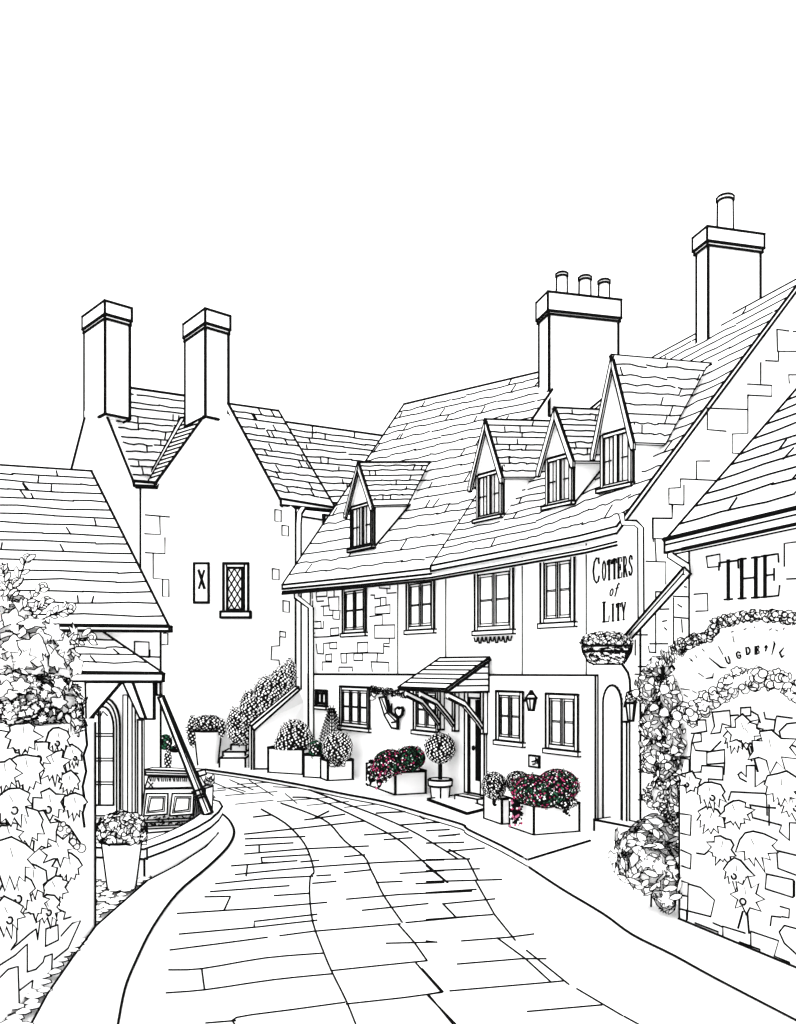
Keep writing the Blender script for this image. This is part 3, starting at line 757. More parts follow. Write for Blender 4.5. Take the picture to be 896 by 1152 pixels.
# the notice board with a cross on the gable
m = M(); gbox(m,219,235,634,678,.005,.05,0,2.0)
a = PGH.at(PGH.uv(223.5,662)[0], PGH.uv(223.5,662)[1], .056); b = PGH.at(*PGH.uv(231.5,662), .056); t = PGH.at(*PGH.uv(223.5,642), .056)
letters(m, 'X', lambda i: (a, b-a, t-a), 1.8)
m.build('wall_sign', [WOOD, INK], None, 'narrow upright white board with a black cross on the gable wall beside the lattice window', 'sign')

# flank wall of the stairs, steps
m = M(); FY = 20.8
prof = [W(285,869,FY), W(302,867,FY), W(342,867,FY+.4), W(342,790,FY+.4), W(336,776,FY), W(285,818,FY)]
prof[1].z = prof[0].z = prof[2].z = .03
m.prism(prof, V((-.12,.35,0)), 0, 0); m.tube([V((q.x,q.y,.1)) for q in prof[:3]], 1.7); m.tube([prof[0],prof[-1]],1.8)
m2 = M()
m2.prism([W(283,817,FY-.05), W(336,773,FY-.05), W(337,776.5,FY-.05), W(286,822,FY-.05)], V((-.12,.45,0)), 0, 1.7)
m2.prism([W(283,817,FY-.05), W(286,822,FY-.05), W(286,869,FY-.05), W(283,868,FY-.05)], V((-.12,.45,0)), 0, 1.7)
fwall = thing('stair_wall', V((W(300,869,FY).x, FY, 0)), 'low white wall with a sloping coping rising beside the garden steps', 'wall')
m.build('wall_panel', [WALL, INK], fwall); m2.build('coping', [STONE, INK], fwall)
stp = M()
for (x0,x1,y0,y1,Y) in ((247,276,853,863,21.2),(251,276,846,853,21.7),(260,277,838,846,22.1)):
    a = W(x0,y1,Y); b = W(x1,y0,Y)
    z0 = .02 if Y < 21.5 else a.z
    stp.prism([V((a.x,Y,z0)), V((b.x,Y,z0)), V((b.x,Y,b.z)), V((a.x,Y,b.z))], V((0,.7 if Y<22 else .35,0)), 0, 1.6)
stp.build('stone_steps', [STONE, INK], None, 'three white stone steps between the tall tapered pot and the sloping stair wall', 'steps')

# =================================================================== LEFT COTTAGE
lc = thing('stone_cottage', V((-5.5,16,0)), 'white cottage at left with a slate roof and an arched door under a porch', 'house')
LY = 14.7
PL = Plane((0,LY), (1,0), (0,-1))
def lp_(x,y,d=0.): p = PL.hit(x,y); return V((p.x,p.y-d,p.z))
m = M()
xr = lp_(181,800).x; zt = lp_(180,712).z
zt = 3.05
m.prism([V((-9.5,LY,0)), V((xr,LY,0)), V((-7.6,LY+4.6,0)), V((-9.5,LY+4.6,0))], V((0,0,zt)), 0, 0)
m.prism([V((xr-.1,LY+.1,zt-.1)), V((-6.0,LY+2.4,5.95)), V((-7.5,LY+4.5,zt-.1))], V((-3.5,0,0)), 0, 0)
m.tube([lp_(181,712), V((xr,LY,0))], 1.8)
f1 = lambda x,y: (x/3.2, 500+y/3.2)
for pl in ([(485,710),(537,712),(537,768),(500,762),(485,758),(485,710)],[(500,763),(578,766)],[(540,740),(540,766)]): m.tube([lp_(*f1(*q),.004) for q in pl], 1.2)
m.build('wall', [WALL, INK], lc)
q = [W(-230,700,14.25), W(190,704,14.25), W(103,530,17.2), W(-230,508,17.2)]
m = M(); roof_slab(m, q, .1, 2.2)
slates(m, q, 17, 1.3, random.Random(31), 5, V((0,0,.015)), gap=.05)
bk = [q[3]+V((0,2.7,-3)), q[2]+V((0,2.7,-3))]
m.add([q[3],q[2],bk[1],bk[0]], [[0,1,2,3]], 0)
m.build('roof', [SLATE, INK], lc)
m = M(); m.prism([W(-230,701,14.2), W(191,705,14.2), W(191,710,14.2), W(-230,707,14.2)], V((0,.12,0)), 0, 2.3); m.build('gutter', [WOOD, INK], lc)
# porch
PY = 13.4
q = [W(0,755,PY), W(183,757,PY), W(116,711,LY-.02), W(0,709,LY-.02)]
m = M(); roof_slab(m, q, .05, 2); slates(m, q, 5, 1.25, random.Random(33), 4, V((0,0,.012)))
pr = m.build('porch_roof', [SLATE, INK], lc)
m = M(); m.prism([W(0,757.5,PY-.01), W(183.5,758,PY-.01), W(183,766.5,PY-.01), W(0,766.5,PY-.01)], V((0,.08,0)), 0, 1.9); m.build('fascia', [WOOD, INK], pr)
for pts in ([(96,767.5),(136,767.5),(97,813)], [(150,767.5),(173,767.5),(173,809),(165,809)], [(138,767.5),(149,767.5),(164,809),(157,808)]):
    m = M(); m.prism([W(x,y,PY+.03) for x,y in pts], V((0,.07,0)), 0, 1.8); m.build('bracket', [WOOD, INK], pr)
m = M(); m.prism([W(155,810,PY+.5), W(160,810,PY+.5), W(160,750+2480/(PY+.5)*1.0,PY+.5), W(155,750+2480/(PY+.5)*1.0,PY+.5)], V((0,.1,0)), 0, 1.6)
m.build('post', [WOOD, INK], lc)
m = M(); m.prism([W(176.5,767.5,PY+.1), W(180.5,767.5,PY+.1), W(180.5,782,PY+.1), W(176.5,782,PY+.1)], V((0,.08,0)), 0, 1.6); m.build('beam', [WOOD, INK], lc)
# arched glazed door
def archpts(x0,x1,yt,yb,d,ry,n=12):
    xc=(x0+x1)/2; pts=[lp_(x1,yb,d)]
    for i in range(n+1):
        g=math.pi*i/n; pts.append(lp_(xc+(x1-xc)*math.cos(g), yt+ry-math.sin(g)*ry, d))
    return pts+[lp_(x0,yb,d)]
m = M(); m.prism(archpts(100,135.5,785,917,.05,30), V((0,.048,0)), 0, 1.3); m.prism(archpts(103,132.5,789,917,.07,28), V((0,.02,0)), 0, 1.2)
dr = m.build('arched_door', [WOOD, INK], lc)
m = M(); m.prism(archpts(106,129.5,795,905,.09,24), V((0,.02,0)), 0, 1.5)
for y in (825,828,852.5,855.5,879,882): m.tube([lp_(106,y,.093), lp_(129.5,y,.093)], 1.1)
for x in (113,115): m.tube([lp_(x,800,.093), lp_(x,905,.093)], 1.2)
m.tube([lp_(115,806,.093), lp_(118,800,.093), lp_(123,805,.093)], 1.1); m.tube([lp_(113,806,.093), lp_(109,801,.093)], 1.1)
m.build('pane', [GLASS, INK], dr)
m = M()
for x0,x1 in ((139,144),(144.5,149),(149.5,152.5)):
    a = lp_(x0,782,.03); b = lp_(x1,915,.03); m.prism([V((a.x,a.y,0.02)),V((b.x,a.y,0.02)),V((b.x,a.y,a.z)),V((a.x,a.y,a.z))], V((0,.028,0)), 0, 1.0)
m.build('door_jamb', [WOOD, INK], lc)

# curved low wall of the raised bed
lw = thing('bed_wall', V((-2.9,12,0)), 'low curved white wall with a rounded coping in front of the left cottage', 'wall')
path = [V((-4.3,10.62,0)), V((-2.97,10.4,0)), V((-2.88,10.8,0)), V((-2.78,11.25,0)), V((-2.7,11.8,0)), V((-2.655,12.4,0)), V((-2.665,13.0,0)), V((-2.71,13.5,0)), V((-2.84,13.95,0)), V((-3.1,14.3,0)), V((-3.45,14.5,0)), V((-3.9,14.6,0))]
def offs(path, d):
    out=[]
    for i,p in enumerate(path):
        t=(path[min(i+1,len(path)-1)]-path[max(i-1,0)]).normalized()
        if i == 0: t = (path[1]-path[0]).normalized()
        n_=V((-t.y,t.x,0)); out.append(p+n_*d)
    return out
def wall_run(m, path, d0, d1, z0, z1, inkset, mi=0):
    a = offs(path,d0); b = offs(path,d1)
    for i in range(len(path)-1):
        c=[]
        for q in (a[i],a[i+1],b[i+1],b[i]): c.append(V((q.x,q.y,z0)))
        t=[V((p.x,p.y,z1)) for p in c]
        m.add(c+t, [[4,5,6,7],[0,1,5,4],[2,3,7,6],[1,2,6,5],[3,0,4,7]], mi)
    for (w_,k,z) in inkset: m.tube([V((p.x,p.y,z)) for p in (a if k==0 else b)], w_)
m = M(); wall_run(m, path, 0, .2, 0, .25, []); m.edge(V((-2.97,10.4,0)), V((-2.97,10.4,.25)), 1.8); m.build('wall_panel', [STONE, INK], lw)
m = M(); wall_run(m, path, -.04, .2, .252, .37, [(1.8,0,.255),(1.8,0,.37),(1.5,1,.37)]); m.tube([V((-2.93,10.37,.25)), V((-2.93,10.37,.37))],1.6); m.build('coping', [STONE, INK], lw)

# old wooden desk-like chest in the bed
cy = 12.9
chs = thing('wooden_chest', W(200,940,cy)*1, 'old slope fronted wooden chest with two framed square panels standing inside the curved wall', 'chest')
chs.location.z = 0.0
PCh = Plane((0,cy),(1,0),(0,-1))
def cp_(x,y,Y): return W(x,y,Y)
m = M()
m.prism([W(157,938,12.75),W(229,932,12.75),W(231,887,13.0),W(163,888,13.0)], V((.06,.25,0)), 0, 1.5)
m.prism([W(163,887,12.98),W(224,886,12.98),W(218,875,13.1),W(167,874,13.1)], V((.05,.2,0)), 0, 1.4)
for y in (921,924,928,931): m.tube([W(159,y+2,12.72+(938-y)*.004), W(226,y-1,12.72+(938-y)*.004)], 1.2)
for i in range(70):
    x = R.uniform(160,224); y = R.uniform(918,929); p = W(x,y,12.70+(938-y)*.004); m.tube([p, p+V((R.uniform(-.04,.04),0,R.uniform(-.025,.025)))], 1.0)
for i in range(6): m.tube([W(217+i*2.4,930-i*1.3,12.73), W(221+i*1.7,893+i*1.5,12.95)], 1.0)
m.tube([W(167,880,12.98), W(172,886,12.95), W(167,886,12.95), W(172,881,12.98)], 1.2)
m.build('body', [WOOD, INK], chs)
m = M(); m.prism([W(163,866,12.95),W(222,868,12.95),W(224,873.5,12.95),W(164,872,12.95)], V((.05,.25,0)), 0, 1.6)
m.tube([W(165,869,12.94), W(222,871,12.94)], 1.1)
for k in range(24):
    x = 168+k*2.2; m.tube([W(x,875,12.94), W(x+R.uniform(-1,2),879,12.93)], .9)
m.build('lid', [WOOD, INK], chs)
for (x0,x1) in ((162,187),(191,216)):
    m = M()
    def sl(x,y): return W(x,y,12.96-(y-888)*.0052-.03)
    for k,wd_ in ((0,1.4),(3,1.0),(5,1.3)):
        p = [sl(x0+k,918-k), sl(x1-k+1,916-k), sl(x1+2-k,893+k), sl(x0+3+k,893+k)]
        m.loop(p, wd_)
        if k == 0: m.prism(p, V((0,.02,0)), 0, 0)
    m.build('panel', [WOOD, INK], chs)

pm = M()
a, b = W(181,784,13.3), W(234,916,12.72)
side = V((.055,0,0.02)); up_ = V((0,-.06,0))
pm.prism([a-side*.7, a+side*.5, b+side, b-side], V((0,.06,0)), 0, 1.9)
for k in (.45,.7): pm.tube([a+(b-a)*.02+side*.3+up_*.1, a+(b-a)*.98+side*.2+up_*.1], 1.2)
for k in (.84,.86,.8): pm.tube([a+(b-a)*k-side*1.3+up_, a+(b-a)*k+side*1.3+up_], 1.8)
pm.build('wooden_pole', [WOOD, INK], None, 'long timber pole leaning from the cottage corner down to the curved low wall', 'pole')
# dark sprig behind the pole foot
sg = M()
for i in range(70):
    p = W(R.uniform(228,240), R.uniform(874,915), 13.6+R.uniform(-.1,.1)); sg.leaf(p, V((R.uniform(-.6,.6),-1,R.uniform(-.4,.4))), sph(R), OVAL, .05, 1.3)
sg.tube([V((-2.95,13.62,.1)), W(234,890,13.6)], 1.8)
sg.build('shrub', [LEAF, INK], None, 'small dark leafed sprig growing at the foot of the leaning timber pole', 'plant')

# =================================================================== CORNER BUILDING on the right
gB, gA = G(765,1036), G(896,1091)
gu = V((gB.x-gA.x, gB.y-gA.y, 0)).normalized()
PW = Plane(gB, gu)                      # garden wall face
gin = -PW.n
PT = PW.off(-.55)                       # face of the corner building
cb = thing('corner_building', PT.at(-1,0,-2), 'white building at right with black wall lettering under a steep slate roof', 'house')
u1 = PT.uv(776,660)[0]; zt = PT.uv(780,618)[1]
m = M()
m.prism([PT.at(u1,0), PT.at(-4.5,0), PT.at(-4.5,zt+.05), PT.at(u1,zt+.05)], gin*3.6, 0, 0)
m.prism([PT.at(u1-.005,zt-.1,-.1), PT.at(u1-.005,zt+2.1,-2.0), PT.at(u1-.005,zt-.1,-3.5)], PT.u*-4.3, 0, 0)
m.tube([PT.at(u1,0), PT.at(u1,zt)], 1.9)
for pl in ([(543,232),(596,222),(598,270),(548,275),(543,232)],[(495,380),(547,376),(549,445),(502,447)],[(910,172),(850,180),(850,270)],[(860,320),(910,318)]): m.tube([PT.off(.004).hit(*r9(*q)) for q in pl], 1.3)
m.build('wall', [WALL, INK], cb)
PTe = PT.off(.25); PTr = PT.off(-2.0)
e0, e1 = PTe.hit(751,606), PTe.hit(1000,546)
ra = W(896,440,1); 
# the rake goes up and back from the eaves corner
k0 = PTr.hit(921,410); k1 = PTr.hit(1300,330)
e1 = e0+PT.u*-4.3; e1.z = PTe.hit(896,571).z+.0
sl_ = (PTe.hit(896,571).z-e0.z)/((PTe.hit(896,571)-e0).length+1e-6); e1.z = e0.z+sl_*4.3
k1 = k0+PT.u*-4.0; k1.z = k0.z+.1
q = [e0,e1,k1,k0]
m = M(); roof_slab(m, q, .09, 2.6)
slates(m, q, 13, 1.5, random.Random(41), 5, V((0,0,.014)), gap=.03)
bk = [k0+gin*1.9-V((0,0,2.2)), k1+gin*1.9-V((0,0,2.2))]; m.add([k0,k1,bk[1],bk[0]], [[0,1,2,3]], 0)
m.build('roof', [SLATE, INK], cb)
m = M()
dz = V((0,0,-.02)); d1 = V((0,0,-.05)); d2 = V((0,0,-.15))
m.prism([e0+dz+PTe.n*.03, e1+dz+PTe.n*.03, e1+d2+PTe.n*.03, e0+d2+PTe.n*.03], gin*.14, 0, 2.2)
m.tube([e0+V((0,0,-.07))+PTe.n*.035, e1+V((0,0,-.07))+PTe.n*.035], 1.5); m.tube([e0+d2+PTe.n*.035+PT.u*-.3, e1+d2+PTe.n*.035], 3.0)
m.tube([e0+V((0,0,-.01))+PTe.n*.035, e1+V((0,0,-.01))+PTe.n*.035], 3.4)
m.build('gutter', [WOOD, INK], cb)
lt = M()
Q = PT.off(.008)
def quadl(x0,y0,x1,y1,h):      # letter box on the wall: baseline ends and height in pixels
    a=Q.hit(x0,y0); b=Q.hit(x1,y1); t=Q.hit(x0,y0-h)-a; return (a,b-a,t)
letters(lt, 'T', lambda i: quadl(809,675,831,673.5,43), 1.7)
letters(lt, 'H', lambda i: quadl(831,673.5,855,672,44), 1.7)
letters(lt, 'E', lambda i: quadl(857,672,878,670,46), 1.7)
lt.build('lettering', [INK, INK], cb)
pq = PTe.off(-.03)
pipe([pq.hit(755,613), pq.hit(754.5,625), PT.off(.08).hit(773,637), PT.off(.08).hit(773,646)], cb, .03, gu)
# sloping timber of the lean-to between the two buildings
bm_ = M(); a = PT.off(.1).hit(774,642); b = W(708,716,12.3)
sv = V((.5,0,-.5)).normalized()*.05
bm_.prism([a-sv,a+sv,b+sv,b-sv], V((0,.05,.0)), 0, 1.6)
for k in (-.3,): bm_.tube([a+sv*k+V((0,-.005,0)), b+sv*k+V((0,-.005,0))], 1.2)
bm_.build('timber_beam', [WOOD, INK], None, 'sloping dark edged timber running from the corner building down to the hanging basket', 'beam')

# garden wall with arched top
PWt = PW.off(0)
gw_ = thing('garden_wall', PW.at(-.7,0,-.1), 'stone garden wall with an arched top beneath the flower garland at right', 'wall')
top = [(765,890),(769,862),(780,832),(797,808),(820,794),(850,786),(880,790),(905,800),(935,822),(960,850),(980,900)]
pts = [PW.at(0,0)]+[PW.hit(*q) for q in top]
uend = -2.9
pts = [PW.at(0,0), *[PW.hit(*q) for q in top], PW.at(uend,1.5), PW.at(uend,0)]
m = M(); m.prism(pts, gin*.3, 0, 0)
m.tube([PW.at(0,0), PW.hit(765,890)], 1.9); m.tube([PW.at(0,.02,.005), PW.at(uend,.02,.005)], 2.0)
stones = [[(440,108),(540,105),(545,150),(495,158),(485,195),(480,250),(445,252)],[(485,158),(522,158),(524,190),(490,195),(500,225),(560,230),(600,190)],[(443,255),(475,260),(475,312),(445,318)],[(480,250),(480,312),(522,310),(525,285),(608,290),(608,342),(550,338),(553,350)],
 [(545,230),(545,280),(612,275)],[(545,232),(615,222),(615,270)],[(565,75),(635,68),(640,130),(605,120),(598,155),(560,160),(575,130),(565,75)],[(678,58),(718,55),(718,88),(678,90),(678,58)],[(640,88),(668,86)],[(718,70),(745,85),(755,115)],
 [(770,75),(775,100),(815,105),(820,90),(880,98)],[(815,105),(810,145),(760,148)],[(905,115),(860,120),(830,150),(840,190),(905,215)],[(630,420),(640,388),(780,395),(782,480)],[(715,440),(780,450),(815,452)],[(715,440),(725,490),(840,520),(830,545),(870,580),(870,510),(905,512)],
 [(445,475),(483,480),(480,560),(445,552)],[(445,618),(483,635),(480,692),(447,680)],[(447,740),(472,748),(470,800),(440,795)],[(475,752),(520,765),(575,815),(560,880),(442,850)],[(470,800),(468,890)],[(440,850),(465,855),(465,895)],
 [(500,905),(590,940),(588,965),(500,915)],[(570,905),(605,920)],[(608,970),(608,918),(695,945)],[(718,1000),(718,938),(828,975),(810,1035),(870,1060),(878,1085)],[(675,980),(755,1010),(752,1035),(675,1000),(675,980)],[(820,620),(905,640)],[(820,620),(825,690),(905,720)],[(780,712),(885,735),(885,805),(775,770),(780,712)],[(890,740),(890,800)],
 [(905,930),(850,915),(830,940),(850,985),(905,1035)],[(795,915),(800,878),(835,882)],[(835,840),(870,850),(868,885),(842,880)],[(735,285),(735,370),(770,345)],[(615,275),(612,320)],[(668,320),(680,310),(700,330),(700,285),(730,285)],[(668,320),(675,335),(700,348)],[(790,440),(790,520)],[(505,630),(535,635),(548,625)]]
for pl in stones: 
    Q_ = PW.off(.004); m.tube([Q_.hit(*r10(*q)) for q in pl], 1.45)
m.build('wall_panel', [STONE, INK], gw_)
# arch band behind, with its incised marks
PB = PW.off(-.31)
bo = [(752,900),(750,800),(757,758),(775,730),(800,714),(840,703),(880,701),(920,706),(960,725)]
m = M(); m.prism([PB.hit(*q) for q in bo]+[PB.hit(960,900)], gin*.2, 0, 0)
mk = [[(647,545),(652,570)],[(590,585),(608,618)],[(553,630),(600,668),(622,670)],[(510,690),(532,705)],[(540,712),(568,708),(570,690)],[(443,752),(478,757)],[(487,760),(505,770)],[(440,800),(475,810)],[(800,620),(812,575),(808,565)],[(848,590),(832,610),(840,628),(850,620)],[(500,620),(505,632)],[(525,595),(535,605)],[(480,640),(490,645)],[(640,530),(650,525)],[(690,520),(700,515)],[(730,512),(735,508)],[(790,522),(800,515)],[(815,520),(825,525)],[(845,520),(850,512)],[(475,632),(487,640)],[(455,775),(470,785)]]
for pl in mk: m.tube([PB.off(.004).hit(*r9(*q)) for q in pl], 1.8, taper=True)
Qb = PB.off(.005)
for ch_,x,y,wd_,h_,ln_ in (('U',624,655,18,26,-10),('G',664,635,18,26,-7),('D',698,618,20,28,-3),('E',735,616,16,28,0),('?',768,612,14,28,4)):
    x0,y0 = r9(x,y); x1,y1 = r9(x+wd_,y-4); x2,y2 = r9(x+ln_,y-h_)
    a=Qb.hit(x0,y0); letters(m, ch_, lambda i: (a, Qb.hit(x1,y1)-a, Qb.hit(x2,y2)-a), 1.4)
m.build('arch_band', [STONE, INK], gw_)

def garland(name, P, path, half, spx, label, cat, shapes, style='rim', seedv=0, off=.1, jit=.5, dens=1.):
    """leafy band along pixel path on plane P"""
    rnd = random.Random(seedv); m = M(); 
    pts = [P.off(off).hit(*q) for q in path]
    L=[0]
    for a,b in zip(pts,pts[1:]): L.append(L[-1]+(b-a).length)
    step = half*.9*pts[0].y/F
    n = int(L[-1]/step*dens)
    for i in range(n+1):
        d = L[-1]*i/n
        j = max(k for k in range(len(L)-1) if L[k] <= d+1e-9); t = (d-L[j])/(L[j+1]-L[j])
        c = pts[j]+(pts[j+1]-pts[j])*t; r = half*c.y/F*rnd.uniform(.8,1.15)
        for _ in range(7 if style=='rim' else 12):
            dd = sph(rnd); dd.y = -abs(dd.y)*.6
            m.leaf(c+V((dd.x*r,dd.y*r,dd.z*r)), dd*.4+V((-.3,-1,.15))+sph(rnd)*jit, sph(rnd), rnd.choice(shapes), spx*.5*c.y/F*rnd.uniform(.7,1.25), 1.6)
    m.tube(pts, mi=0, r=half*.5*pts[0].y/F, n=6)
    return m.build(name, PM, None, label, cat)
garland('garland', PW.off(-.2), [(762,728),(778,722),(800,714),(806,702),(825,696),(850,692),(880,694),(915,700)], 5.5, 6.5, 'thin leafy garland along the outer edge of the arch at right', 'garland', (ROUND,HEX,OVAL), seedv=1)
garland('garland', PW, [(768,808),(785,797),(800,786),(815,775),(835,765),(855,762),(880,768),(910,785)], 11, 10, 'thick flower garland on the arched top of the stone garden wall', 'garland', (ROUND,HEX,FLOWER,ROUND), seedv=2)

# big ivy leaves on the garden wall
def ivy(name, P, spots, label, seedv, w=1.7, off=.05, stems=()):
    rnd = random.Random(seedv); m = M()
    for (x,y,s,rot,sh) in spots:
        c = P.off(off+s*.0085*.75+rnd.uniform(0,.03)).hit(x,y)
        tc = (V((0,0,EYE))-c).normalized(); nn = (P.n*.9+tc).normalized()
        up = V((math.sin(rot),0,math.cos(rot)))
        jit_ = [(a*rnd.uniform(.85,1.15), b*rnd.uniform(.85,1.15)) for a,b in ((IVY,IVY2,IVY3,IVY2)[int(rnd.random()*4)] if sh==0 else STAR)]
        up2 = up-nn*up.dot(nn); x_ = up2.cross(nn).normalized(); y_ = nn.cross(x_); sz = s*c.y/F
        pts = [c+(x_*a+y_*b)*sz+nn*sz*.1*(-(a*a+b*b)) for a,b in jit_]; n = len(pts)
        m.add(pts+[c+nn*.01], [[i,(i+1)%n,n] for i in range(n)], 0)
        m.tube(pts+[pts[0]], w)
        if sh or rnd.random() < .4:
            cc = c+(x_*rnd.uniform(-.2,.2)+y_*.28)*sz+nn*.012; rr=.17*sz
            k = 9 if sh else 7
            m.tube([cc+(x_*math.cos(g*2*math.pi/9)+y_*math.sin(g*2*math.pi/9))*rr for g in range(k+1)], w*.85)
        m.tube([c+nn*.01+y_*-.1*sz, c+nn*.01-y_*.5*sz+x_*.08*sz], w*.8, taper=True)
    for st in stems: m.tube([P.off(off).hit(*q) for q in st], w)
    return m.build(name, PM, None, label, 'ivy')
ivy('ivy', PW, [(838,823,20,2.9,0),(826,832,13,3.5,0),(868,843,26,3.1,0),(843,826,16,2.6,0),(776,880,13,3.4,0),(800,893,17,3.0,0),(799,922,16,3.8,0),(828,914,19,2.8,0),(880,886,21,3.3,0),(812,955,18,3.6,0),(850,953,22,2.7,0),(829,982,17,3.3,0),(840,1009,21,3.1,1),(893,905,17,3.0,0)],
    'large outlined ivy leaves scattered over the stone garden wall at right', 51, stems=[[(836,1026),(831,1044)],[(841,1026),(843,1050)],[(845,840),(850,858),(853,868)],[(840,835),(846,856)]])
# climber beside the wall
m = M(); rnd = random.Random(61)
for (x,y,Y,rx,ry,s) in ((744,752,9.6,14,14,7),(730,775,9.5,13,20,8),(752,785,9.3,12,22,8),(738,815,9.4,16,22,8.5),(757,830,9.2,10,26,8),(738,850,9.4,16,20,8),(752,870,9.2,14,22,7),(745,895,9.2,17,18,6.5),(758,900,9.05,9,28,6)):
    c,r = E(x,y,Y,rx,ry,.16); foliage(m, c, r, s*1.3, (OVAL,TRI,OVAL,HEX), 'rim', 1.35, 1.15, rnd, .8, core=0, depth=.22)
for i in range(60):
    x,y = rnd.uniform(742,778), 0; y = 722+ (778-x)*.55+rnd.uniform(-5,8); c = W(x,y,9.25); m.leaf(c, V((rnd.uniform(-.5,.5),-1,.2)), V((rnd.uniform(-.6,.2),0,1)), OVAL, .04, 1.2)
m.tube([V((2.85,9.3,0)), W(750,880,9.3), W(740,800,9.4), W(748,745,9.4)], 3)
m.build('climbing_plant', PM, None, 'dense climbing plant growing up between the garden wall and the lamp', 'climbing plant')
m = M(); rnd = random.Random(62)
for (x,y,Y,rx,ry,s) in ((742,938,9.3,26,20,17),(722,955,9.2,28,24,19),(735,975,9.0,32,28,19),(752,995,8.9,14,26,18),(716,975,9.15,20,16,17)):
    c,r = E(x,y,Y,rx,ry,.22); foliage(m, c, r, s, (OVAL,OVAL,TRI,IVY3), 'rim', 1.25, 1.9, rnd, .6, core=0, depth=.22)
m.tube([V((2.62,9.2,0)), W(735,960,9.1)], 1.5)
m.build('leafy_bush', PM, None, 'rounded bush of broad pointed leaves at the foot of the stone garden wall', 'bush')

# =================================================================== LEFT FOREGROUND WALL with ivy
b0, b1 = G(106,1044), G(14,1140)
lu = V((b1.x-b0.x, b1.y-b0.y, 0)).normalized()
PI_ = Plane(b0, lu, (-lu.y, lu.x) if -lu.y > 0 else (lu.y,-lu.x))
iw = thing('boundary_wall', V((b0.x-.2, 7.5, 0)), 'ivy covered stone wall in the left foreground with a plain end pier', 'wall')
m = M()
m.prism([PI_.at(0,0), PI_.at(4.2,0), PI_.at(4.2,2.0), PI_.at(0,2.0)], PI_.n*-.45, 0, 0)
st2 = [[(0,780),(60,700),(55,670),(0,640)],[(30,755),(60,775),(60,830),(40,860)],[(40,860),(110,800),(130,785),(135,825),(145,745),(190,705),(208,712),(200,770)],[(0,915),(55,880),(98,840),(98,940),(130,930),(155,905),(160,885),(188,875),(185,955)],[(165,785),(208,770),(210,825),(163,848),(165,785)],[(195,895),(245,855),(290,755),(260,765),(220,810)],[(0,960),(30,930),(65,920),(70,1080),(30,1095)],[(72,1005),(118,970),(105,1070),(118,1100)],[(205,712),(235,725),(228,750),(255,742)],[(185,150),(225,155),(240,220),(280,225)],[(0,70),(30,75),(55,150),(110,155)],[(230,318),(280,350)],[(0,405),(90,402),(85,460)]]
for pl in st2: m.tube([PI_.off(.004).hit(*r2(*q)) for q in pl], 1.4)
m.build('wall_panel', [STONE, INK], iw)
m = M()
a = b0.copy(); pn = V((0.02,-1,0))
zt = EYE-.063*b0.y
wd_ = 11.5*b0.y/F
m.prism([V((a.x-wd_,a.y-.03,0)), V((a.x+.02,a.y-.03,0)), V((a.x+.02,a.y-.03,zt)), V((a.x-wd_,a.y-.03,zt))], V((-.16,.35,0)), 0, 0)
m.tube([V((a.x+.02,a.y-.03,0)), V((a.x+.02,a.y-.03,zt))], 1.9); m.tube([V((a.x-wd_,a.y-.03,.0)), V((a.x+.02,a.y-.03,.0))], 1.8)
m.build('end_pier', [STONE, INK], iw)
sp = [(30,866,27,3.2,0),(15,905,24,2.6,0),(56,905,22,3.3,0),(46,935,25,3.6,0),(66,955,20,2.8,0),(14,968,30,3.1,0),(36,990,22,3.7,0),(62,1000,19,2.7,0),(40,1015,18,3.2,0),(10,940,20,3.0,0),(26,828,24,3.3,0),(60,860,22,2.9,0),(78,880,14,3.4,0),(8,1030,22,2.9,0),(5,870,22,3.3,0),(42,848,22,3.2,0),(84,905,15,3.3,0),(30,930,24,3.0,0),(78,975,18,3.5,0),(54,1022,18,3.0,0),(20,1005,24,3.3,0),(66,832,16,3.1,0),(82,850,13,3.0,0)]
ivy('ivy', PI_, sp, 'large outlined ivy leaves hanging over the left foreground wall', 52, 1.7)
# ragged leaf edge and berries on the pier
m = M(); rnd = random.Random(71)
edge = [(96,815),(98,838),(94,850),(97,868),(93,885),(96,905),(93,915),(95,930)]
m.tube([PI_.off(.06).hit(*q) for q in edge], 2.0)
for (x,y,s) in ((76,925,3),(82,932,3),(87,945,4),(91,950,3.5),(96,952,5),(73,930,3),(79,940,3.5),(84,938,3)):
    c = PI_.off(.12).hit(x,y); c.y -= .1; m.leaf(c, V((0,-1,.1)), V((0,0,1)), ROUND, s*c.y/F, 1.6)
m.tube([PI_.off(.1).hit(62,922), PI_.off(.1).hit(78,930), PI_.off(.1).hit(90,948)], 1.7)
m.build('berry_sprig', PM, None, 'thin sprig of round berries hanging on the end of the left ivy wall', 'plant')

# shrub on top of the wall: lobed white blossom heads, toothed leaves, tall buds
m = M(); rnd = random.Random(72)
for (x,y,Y,rx,ry,s,shp) in ((8,700,8.0,30,30,30,(STAR,FLOWER)),(40,722,7.9,40,24,30,(STAR,FLOWER)),(20,745,7.7,40,26,30,(STAR,FLOWER)),(62,745,8.0,26,18,24,(STAR,FLOWER)),
        (15,770,7.5,34,18,17,(STAR,FLOWER,IVY)),(42,782,7.6,30,20,15,(STAR,IVY,FLOWER)),(70,790,7.9,24,26,16,(SPEAR,STAR,OVAL)),(20,800,7.5,36,14,12,(STAR,FLOWER)),(78,815,7.9,15,16,14,(SPEAR,OVAL)),(62,808,7.9,20,14,14,(SPEAR,STAR))):
    c,r = E(x,y,Y,rx,ry,.2); foliage(m, c, r, s, shp, 'rim', 1.6, 1.1, rnd, .55, core=0, depth=.15)
m.tube([V((-3.2,8.0,1.9)), W(30,740,7.9)], 5)
m.build('flowering_shrub', PM, None, 'overgrown shrub of starry white blossoms spilling over the left foreground wall', 'shrub')
